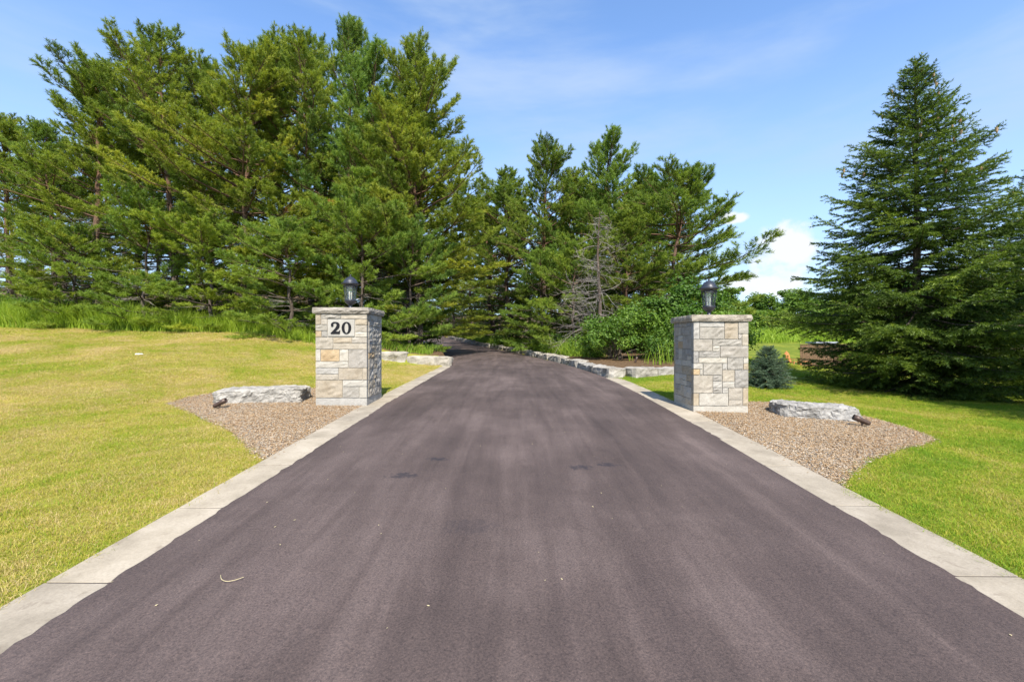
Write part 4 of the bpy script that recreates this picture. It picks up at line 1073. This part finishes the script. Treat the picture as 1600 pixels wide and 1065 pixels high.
for k, px, d, yt, wd, lab in ((0, 1018, 15.6, 455, 1.1, 'rounded leafy shrub just left of the plain pillar'), (0, 1075, 15.8, 432, 1.05, 'tallest bright leafy shrub directly behind the plain pillar'),
                          (1, 962, 15.6, 482, 1.2, 'spreading leafy shrub below the dead grey tree'), (2, 925, 17.2, 520, .9, 'low bright shrub beside the stone edging under the dead tree'),
                          (1, 1120, 17.0, 470, 1.0, 'leafy shrub behind and right of the plain pillar'), (1, 1050, 14.6, 490, 1.0, 'low dense shrub leaning over the low right stone wall'),
                          (2, 868, 20.5, 520, 1.1, 'low shrub halfway along the stone edging'), (2, 785, 30, 512, 1.3, 'low bright shrub at the far bend of the driveway')):
    put_shrub(k, px, d, yt, lab, GSH, wd)
for px, d, yt in ((30, 21, 462), (85, 22, 468), (150, 20.5, 470), (215, 21, 468), (280, 20, 470), (345, 20.5, 470), (410, 19.5, 474), (470, 19, 478), (520, 20, 470), (585, 19.5, 476), (640, 20.5, 480), (180, 24, 462), (310, 24, 462), (440, 23, 466), (560, 23.5, 468)):
    put_shrub(1, px, d, yt, 'shaded bush in the undergrowth below the left pines', 'bushes under the left pines', 1.25)
gwl = 'low shrubs at the edge of the left lawn'
for k, px, d, yt, wd, lab in ((1, 20, 19, 455, 1.1, 'leafy green bush at the far left edge of the lawn'), (2, 105, 18.2, 468, 1.2, 'low leafy bush in the tall grass on the far left'), (2, 622, 15.9, 540, .8, 'tiny leafy plant on the low wall behind the number 20 pillar')):
    put_shrub(k, px, d, yt, lab, gwl, wd)

FAR = [gen_shrub(71, 7, 2.6, 4200, .20, M_FAR, 34, .9), gen_shrub(72, 8, 2.2, 4200, .20, M_FAR, 38, 1.0), gen_shrub(73, 3.2, 2.4, 2600, .16, M_FAR, 30, .8)]
rgf = random.Random(9)
def put_far(k, px, d, ytop, lab, group, wide=1.0):
    st, cr, h0 = FAR[k]; X = (px - 800) / FPX * d; zb = float(H(X, d)) - .2; s = max(.25, (EYE + (532 - ytop) / FPX * d - zb) / (h0 * 1.05))
    root = thing('distant_tree', lab, 'tree', (X, d, zb), rgf.uniform(0, 6.28), group); root.scale = (s * wide, s * wide, s)
    link('trunk', st, root); link('crown', cr, root)
LF = 'distant tree in the green belt beyond the meadow on the right'
for i, px in enumerate(range(1085, 1760, 23)):
    put_far(rgf.choice((0, 1)), px + rgf.uniform(-8, 8), rgf.uniform(72, 90), rgf.uniform(440, 460), LF, 'distant trees beyond the meadow', 1.5)
for i, px in enumerate(range(1100, 1500, 26)):
    put_far(2, px + rgf.uniform(-8, 8), rgf.uniform(64, 69), rgf.uniform(478, 500), 'rounded distant bush at the top of the far meadow', 'bushes along the top of the meadow', 1.6)
for px, d in ((1400, 55), (1480, 60), (1560, 50), (1640, 46), (1720, 50)):
    put_far(rgf.choice((0, 1)), px, d, rgf.uniform(420, 445), 'distant tree behind the big spruce', 'trees behind the big spruce', 1.1)

# ------------------------------------------------------------------ fence, chair, pot far across the right lawn
M_WOOD = mat_twig('brown_fence_board', (.09, .052, .028), (.19, .115, .062))
M_ORANGE = mat_twig('orange_wood', (.36, .13, .04), (.50, .22, .08))
M_POT = mat_plain('black_pot', (.02, .02, .022), .5)
M_GREYP = mat_plain('grey_lid', (.30, .32, .35), .5, 0, .1)
def back_yard():
    d = 36.0; X0 = (1250 - 800) / FPX * d; zb = float(H(X0 + 1.5, d)) - .02; top = EYE + (532 - 538) / FPX * d
    root = thing('wooden_fence', 'brown vertical board fence partly hidden behind the big spruce', 'fence', (X0, d, zb))
    hh = top - zb; w = .155
    for i in range(26):
        b = MB(); b.box((i * w + w / 2, random.uniform(-.008, .008), hh / 2), (w - .014, .025, hh + random.uniform(-.02, .02))); b.build('board', M_WOOD, root)
    b = MB(); b.box((13 * w, .045, hh * .8), (26 * w, .05, .09)); b.build('rail', M_WOOD, root)
    b = MB(); b.box((13 * w, .045, hh * .2), (26 * w, .05, .09)); b.build('rail', M_WOOD, root)
    b = MB(); b.box((13 * w, -.0, hh + .035), (26 * w + .04, .11, .04)); b.build('top_rail', M_WOOD, root)
    g = thing('storage_box', 'grey flat topped box showing over the board fence', 'box', ((1284 - 800) / FPX * 37.5, 37.5, zb))
    b = MB(); b.box((0, 0, .75), (1.7, 1.2, 1.5)); b.build('body', M_GREYP, g)
    b = MB(); b.box((0, 0, hh + .18), (1.85, 1.35, .12)); b.box((0, 0, hh + .02), (1.6, 1.1, .22)); b.build('lid', M_GREYP, g)
    def ground(px, py): x = (px - 800) / FPX * 35.; return np.array([x, 35., float(H(x, 35.))])
    q = ground(1238, 574)
    c = thing('garden_chair', 'orange wooden garden chair beside the board fence', 'chair', q, .5)
    for sx in (-.3, .3):
        for sy in (-.28, .28):
            b = MB(); b.box((sx, sy, .24), (.07, .07, .48)); b.build('leg', M_ORANGE, c)
    for i in range(5): b = MB(); b.box((0, -.26 + i * .13, .42 - .015 * i), (.58, .115, .03)); b.build('seat_slat', M_ORANGE, c)
    for i in range(5):
        b = MB(); b.box((-.24 + i * .12, .36, .72 + .04 * (2 - abs(i - 2))), (.105, .03, .72 + .08 * (2 - abs(i - 2))), Matrix.Rotation(R(-14), 4, 'X')); b.build('back_slat', M_ORANGE, c)
    for sx in (-.34, .34): b = MB(); b.box((sx, .0, .60), (.11, .72, .03)); b.build('armrest', M_ORANGE, c)
    q = ground(1248, 575)
    c = thing('garden_bench', 'low orange wooden bench between the chair and fence', 'bench', q + np.array([.25, -.3, 0]), .1)
    for i in range(3): b = MB(); b.box((0, -.14 + i * .14, .42), (1.0, .12, .035)); b.build('seat_slat', M_ORANGE, c)
    for sx in (-.42, .42):
        for sy in (-.14, .14): b = MB(); b.box((sx, sy, .205), (.07, .07, .40)); b.build('leg', M_ORANGE, c)
    q = ground(1227, 575)
    c = thing('flower_pot', 'black plant pot left of the orange chair', 'pot', q)
    b = MB(); b.lathe([(0, 0), (.20, 0), (.27, .42), (.29, .42), (.29, .47), (.25, .47), (.25, .43), (0, .43)], 14); b.build('pot', M_POT, c, True)
    st, cr, h0 = SHR[2]; o = link('plant', cr, c); o.scale = (.30, .30, .42); o.location = (0, 0, .42)
back_yard()

# ------------------------------------------------------------------ tall grass and weeds
M_TALL = leaf_mat('tall_grass_blades', [(0, (.36, .29, .10)), (.12, (.30, .28, .08)), (.25, (.15, .24, .022)), (.6, (.25, .36, .03)), (1, (.36, .45, .055))], .4, spec=.3)
def blades(P, hgt, wid, lean, tint, rg, seg=3):
    n = len(P); a = rg.uniform(0, 6.28, n); dirx = np.stack([np.cos(a), np.sin(a), 0 * a], -1); b = rg.uniform(0, 6.28, n); sd = np.stack([np.cos(b), np.sin(b), 0 * b], -1)
    rows = []
    for k in range(seg + 1):
        u = k / seg
        c = P + dirx * (lean * hgt * u * u)[:, None] + np.array([0, 0, 1.]) * (hgt * (u - .35 * np.clip(lean, 0, 1) * u * u))[:, None]
        w = wid * (1 - u ** 1.6) * .5
        rows.append((c - sd * w[:, None], c + sd * w[:, None]))
    V = np.stack([v for r_ in rows for v in r_], 1); m = V.shape[1]
    Q = np.array([[2 * k, 2 * k + 1, 2 * k + 3, 2 * k + 2] for k in range(seg)])
    F = (Q[None] + (np.arange(n) * m)[:, None, None]).reshape(-1, 4)
    return V.reshape(-1, 3), F, np.repeat(tint, m)
def tall_grass(name, lab, X, Y, hgt, tint, rg, wid=.018):
    P = np.stack([X, Y, H(X, Y) - .02], -1)
    V, F, T = blades(P, hgt, wid * rg.uniform(.7, 1.4, len(X)), rg.uniform(.15, .75, len(X)), tint, rg, 4)
    tag(link(name, mesh_np(name, V, F, M_TALL, {'tint': T})), lab, 'grass', None, 'stuff')
rg = np.random.default_rng(31)
n = 30000
X = rg.uniform(-30, -6.2, n); off = np.abs(rg.normal(0, 1, n)) * .75
clump = .62 + .38 * np.sin(X * 1.9 + 1) * np.sin(X * .73 + 2) + .18 * np.sin(X * 5.1)
Y = treeline(X) - .25 + off + .3 * np.sin(X * 1.1) * .6
keep = rg.random(n) < np.interp(X, [-30, -9.5, -7.5, -6.2], [1, 1, .6, .12]); X, Y, clump = X[keep], Y[keep], clump[keep]
hg = rg.uniform(.3, .9, len(X)) * (.55 + .8 * clump) * np.interp(X, [-30, -14, -11, -8, -6], [1.35, 1.15, .95, .8, .5])
tall_grass('tall_grass', 'band of tall bright grass between the left lawn and the pines', X, Y, hg, np.clip(rg.normal(.58, .17, len(X)), 0, 1), rg)
n = 14000
Y = rg.uniform(12.8, 44, n); X = RR(Y) + .55 + np.abs(rg.normal(0, .7, n)) + np.where(Y < 16.5, 1.3, 0.0) * sstep((17 - Y) / 3)
cl = .6 + .4 * np.sin(Y * 1.3) * np.sin(Y * .47 + X)
keep = rg.random(n) < np.clip(cl, .1, 1) * np.where(Y < 17, .08, 1); X, Y, cl = X[keep], Y[keep], cl[keep]
tall_grass('tall_weeds', 'green weeds and grass growing behind the right stone edging', X, Y, rg.uniform(.22, .75, len(X)) * (.5 + .8 * cl), np.clip(rg.normal(.55, .18, len(X)), 0, 1), rg, .022)
n = 6000
X = rg.uniform(-6.5, -2.4, n); Y = rg.uniform(15.5, 22, n); keep = X < RL(Y) - .7; X, Y = X[keep], Y[keep]
tall_grass('woodland_weeds', 'low weeds under the pines behind the left stone wall', X, Y, rg.uniform(.10, .40, len(X)), np.clip(rg.normal(.45, .2, len(X)), 0, 1), rg, .022)
n = 16000
X = rg.uniform(12, 62, n); Y = rg.uniform(54, 66, n)
tall_grass('meadow_grass', 'long bright grass at the top of the far meadow', X, Y, rg.uniform(.4, 1.0, n), np.clip(rg.normal(.65, .15, n), 0, 1), rg, .09)

# ------------------------------------------------------------------ mown lawn
def mat_lawn():
    m, nt, N, L, out = new_mat('lawn_blades'); v = wpos(N)
    at_ = N.new('ShaderNodeAttribute'); at_.attribute_name = 'tint'
    n1 = tex(N, L, .55, 6, .65, v, .6); n2 = tex(N, L, 3.2, 4, .6, v)
    sp = N.new('ShaderNodeSeparateXYZ'); L.new(v, sp.inputs[0])
    dry = mrange(N, L, sp.outputs[0], 2.5, -2.5, -.17, .15)      # the left lawn is parched, the right one greener
    t = mth(N, L, 'ADD', mth(N, L, 'MULTIPLY', mth(N, L, 'SUBTRACT', n1.outputs[0], .32), 2.1), mth(N, L, 'MULTIPLY', n2.outputs[0], .4))
    t = mth(N, L, 'ADD', mth(N, L, 'ADD', t, dry), mth(N, L, 'MULTIPLY', mth(N, L, 'SUBTRACT', at_.outputs['Fac'], .5), 1.0))
    c = ramp(N, [(.15, (.15, .27, .016)), (.42, (.29, .39, .022)), (.60, (.42, .385, .048)), (.78, (.47, .37, .10)), (1, (.60, .47, .22))]); L.new(t, c.inputs[0])
    p = N.new('ShaderNodeBsdfPrincipled'); L.new(c.outputs[0], p.inputs['Base Color']); p.inputs['Roughness'].default_value = .6; p.inputs['Specular IOR Level'].default_value = .25
    tr = N.new('ShaderNodeBsdfTranslucent'); L.new(c.outputs[0], tr.inputs[0])
    mx = N.new('ShaderNodeMixShader'); mx.inputs[0].default_value = .35; L.new(p.outputs[0], mx.inputs[1]); L.new(tr.outputs[0], mx.inputs[2]); L.new(mx.outputs[0], out.inputs[0])
    return m
M_LAWN = mat_lawn()
def build_lawn():
    rg = np.random.default_rng(55)
    tc = bpy.data.collections.new('lawn_tufts')                  # sources only, not linked to the scene
    for k in range(8):
        n = 70; r_ = .085 * np.sqrt(rg.random(n)); a = rg.uniform(0, 6.28, n)
        P = np.stack([r_ * np.cos(a), r_ * np.sin(a), np.full(n, -.008)], -1)
        V, F, T = blades(P, rg.uniform(.015, .046, n), rg.uniform(.0024, .0048, n), rg.uniform(.2, 1.3, n), np.clip(rg.normal(.5, .2, n), 0, 1), rg, 2)
        o = bpy.data.objects.new('tuft', mesh_np('tuft', V, F, M_LAWN, {'tint': T})); tc.objects.link(o)
    def scatter(x0, x1, y0, y1, dens):
        n = int((x1 - x0) * (y1 - y0) * dens); return rg.uniform(x0, x1, n), rg.uniform(y0, y1, n)
    XS, YS, SC = [], [], []
    for (x0, x1, y0, y1, dens, s) in ((-9, 10, 1.0, 5, 330, 1.0), (-12, 13, 5, 9, 230, 1.1), (-20, 18, 9, 14, 120, 1.35), (-30, 26, 14, 22, 60, 1.7), (-6, 36, 22, 36, 20, 2.4)):
        x, y = scatter(x0, x1, y0, y1, dens)
        k = (np.abs(x) < y * 1.45 + 1.2); x, y = x[k], y[k]
        cr_ = np.abs(rg.normal(0, .014, len(x))) + .018 * (np.sin(y * 3.1) * np.sin(y * 1.3 + 1) > .2); k = (x < RL(y) - KW + cr_) | (x > RR(y) + KW - cr_); x, y = x[k], y[k]
        k = ~(inpoly(x, y, BED_L) | inpoly(x, y, BED_R)); x, y = x[k], y[k]
        k = forest_mask(x, y) < .4; x, y = x[k], y[k]
        for q in (PL, PR):
            k = ~((x > q['x0'] - .02) & (x < q['x1'] + .02) & (y > q['yf'] - .02) & (y < q['yf'] + .80)); x, y = x[k], y[k]
        k = ~((x < 0) & (y > treeline(x) + .1)); x, y = x[k], y[k]
        k = ~((y > 22) & (x < 11)); x, y = x[k], y[k]
        # worn thin beside the big spruce and along the kerbs
        thin = np.exp(-(((x - 9.2) / 3.5) ** 2 + ((y - 9.4) / 1.6) ** 2)) * .55
        kd = np.minimum(np.abs(x - (RL(y) - KW)), np.abs(x - (RR(y) + KW))); thin = np.maximum(thin, .25 * (kd < .07))
        k = rg.random(len(x)) > thin; x, y = x[k], y[k]
        XS.append(x); YS.append(y); SC.append(np.full(len(x), s))
    X, Y, S = map(np.concatenate, (XS, YS, SC)); n = len(X); print('tufts', n)
    me = bpy.data.meshes.new('lawn_grass'); me.vertices.add(n)
    me.vertices.foreach_set('co', np.stack([X, Y, H(X, Y)], -1).astype(np.float32).ravel())
    a = me.attributes.new('rot', 'FLOAT', 'POINT'); a.data.foreach_set('value', rg.uniform(0, 6.28, n).astype(np.float32))
    a = me.attributes.new('siz', 'FLOAT', 'POINT'); a.data.foreach_set('value', (S * rg.uniform(.75, 1.25, n)).astype(np.float32))
    me.materials.append(M_LAWN)
    o = link('lawn_grass', me); tag(o, 'short mown grass of the lawns on both sides', 'grass', None, 'stuff')
    ng = bpy.data.node_groups.new('lawn_scatter', 'GeometryNodeTree')
    ng.interface.new_socket('Geometry', in_out='INPUT', socket_type='NodeSocketGeometry'); ng.interface.new_socket('Geometry', in_out='OUTPUT', socket_type='NodeSocketGeometry')
    N, L = ng.nodes, ng.links
    gi, go = N.new('NodeGroupInput'), N.new('NodeGroupOutput')
    mp = N.new('GeometryNodeMeshToPoints'); ip = N.new('GeometryNodeInstanceOnPoints'); ci = N.new('GeometryNodeCollectionInfo')
    ci.inputs['Collection'].default_value = tc; ci.inputs['Separate Children'].default_value = True; ci.inputs['Reset Children'].default_value = True
    def attr(nm): q = N.new('GeometryNodeInputNamedAttribute'); q.data_type = 'FLOAT'; q.inputs['Name'].default_value = nm; return q.outputs['Attribute']
    cx = N.new('ShaderNodeCombineXYZ'); L.new(attr('rot'), cx.inputs[2])
    er = N.new('FunctionNodeEulerToRotation'); L.new(cx.outputs[0], er.inputs[0])
    sz = attr('siz'); cs = N.new('ShaderNodeCombineXYZ')
    for i in range(3): L.new(sz, cs.inputs[i])
    L.new(gi.outputs[0], mp.inputs['Mesh']); L.new(mp.outputs[0], ip.inputs['Points']); L.new(ci.outputs[0], ip.inputs['Instance'])
    ip.inputs['Pick Instance'].default_value = True
    L.new(er.outputs[0], ip.inputs['Rotation']); L.new(cs.outputs[0], ip.inputs['Scale']); L.new(ip.outputs[0], go.inputs[0])
    md = o.modifiers.new('scatter', 'NODES'); md.node_group = ng
build_lawn()

# ------------------------------------------------------------------ small bits
M_STRAW = mat_plain('dry_straw', (.50, .42, .24), .8)
M_WHITE = mat_plain('white_plastic', (.75, .74, .72), .5)
def bits():
    g0 = gp(357, 917); b = MB()
    P = [(g0[0] + (u - .5) * .13, g0[1] - .02 + .05 * (2 * abs(u - .55)) ** 2, float(P_(g0[1])) + .0335) for u in np.linspace(0, 1, 9)]
    b.tube(P, [.0015] * 9, 4); tag(b.build('straw_stalk', M_STRAW), 'curved dry grass stalk lying on the asphalt near the left kerb', 'stalk')
    g0 = gp(217, 554); b = MB(); V, Q, T = rough_slab(.13, .09, .04, np.random.default_rng(3), .02, (5, 5, 2)); b.add(V + g0 + [0, 0, .0], Q, T)
    tag(b.build('pale_stone', M_WHITE), 'small pale stone lying alone on the left lawn', 'stone')
    rg = np.random.default_rng(91); n = 260; V = []; T = []
    y = rg.uniform(1.8, 20, n) ; x = RL(y) + (RR(y) - RL(y)) * rg.random(n); u = (x - RL(y)) / (RR(y) - RL(y)); z = P_(y) + .012 + .02 * (1 - (2 * u - 1) ** 2) + .003
    a = rg.uniform(0, 6.28, n); ln = rg.uniform(.003, .010, n); w = ln * rg.uniform(.15, .6, n)
    for i in range(n):
        c, s = math.cos(a[i]), math.sin(a[i]); k = len(V)
        for q, r_ in ((-1, 0), (0, -1), (1, 0), (0, 1)): V.append((x[i] + c * q * ln[i] - s * r_ * w[i], y[i] + s * q * ln[i] + c * r_ * w[i], z[i] + .001 * (q + 1)))
        V.append((x[i], y[i], z[i] + w[i] * .5)); T += [(k, k + 1, k + 4), (k + 1, k + 2, k + 4), (k + 2, k + 3, k + 4), (k + 3, k, k + 4)]
    tag(link('litter', mesh_np('litter', V, np.array(T), M_STRAW)), 'scattered crumbs of straw and bark on the driveway', 'litter', None, 'stuff')
bits()
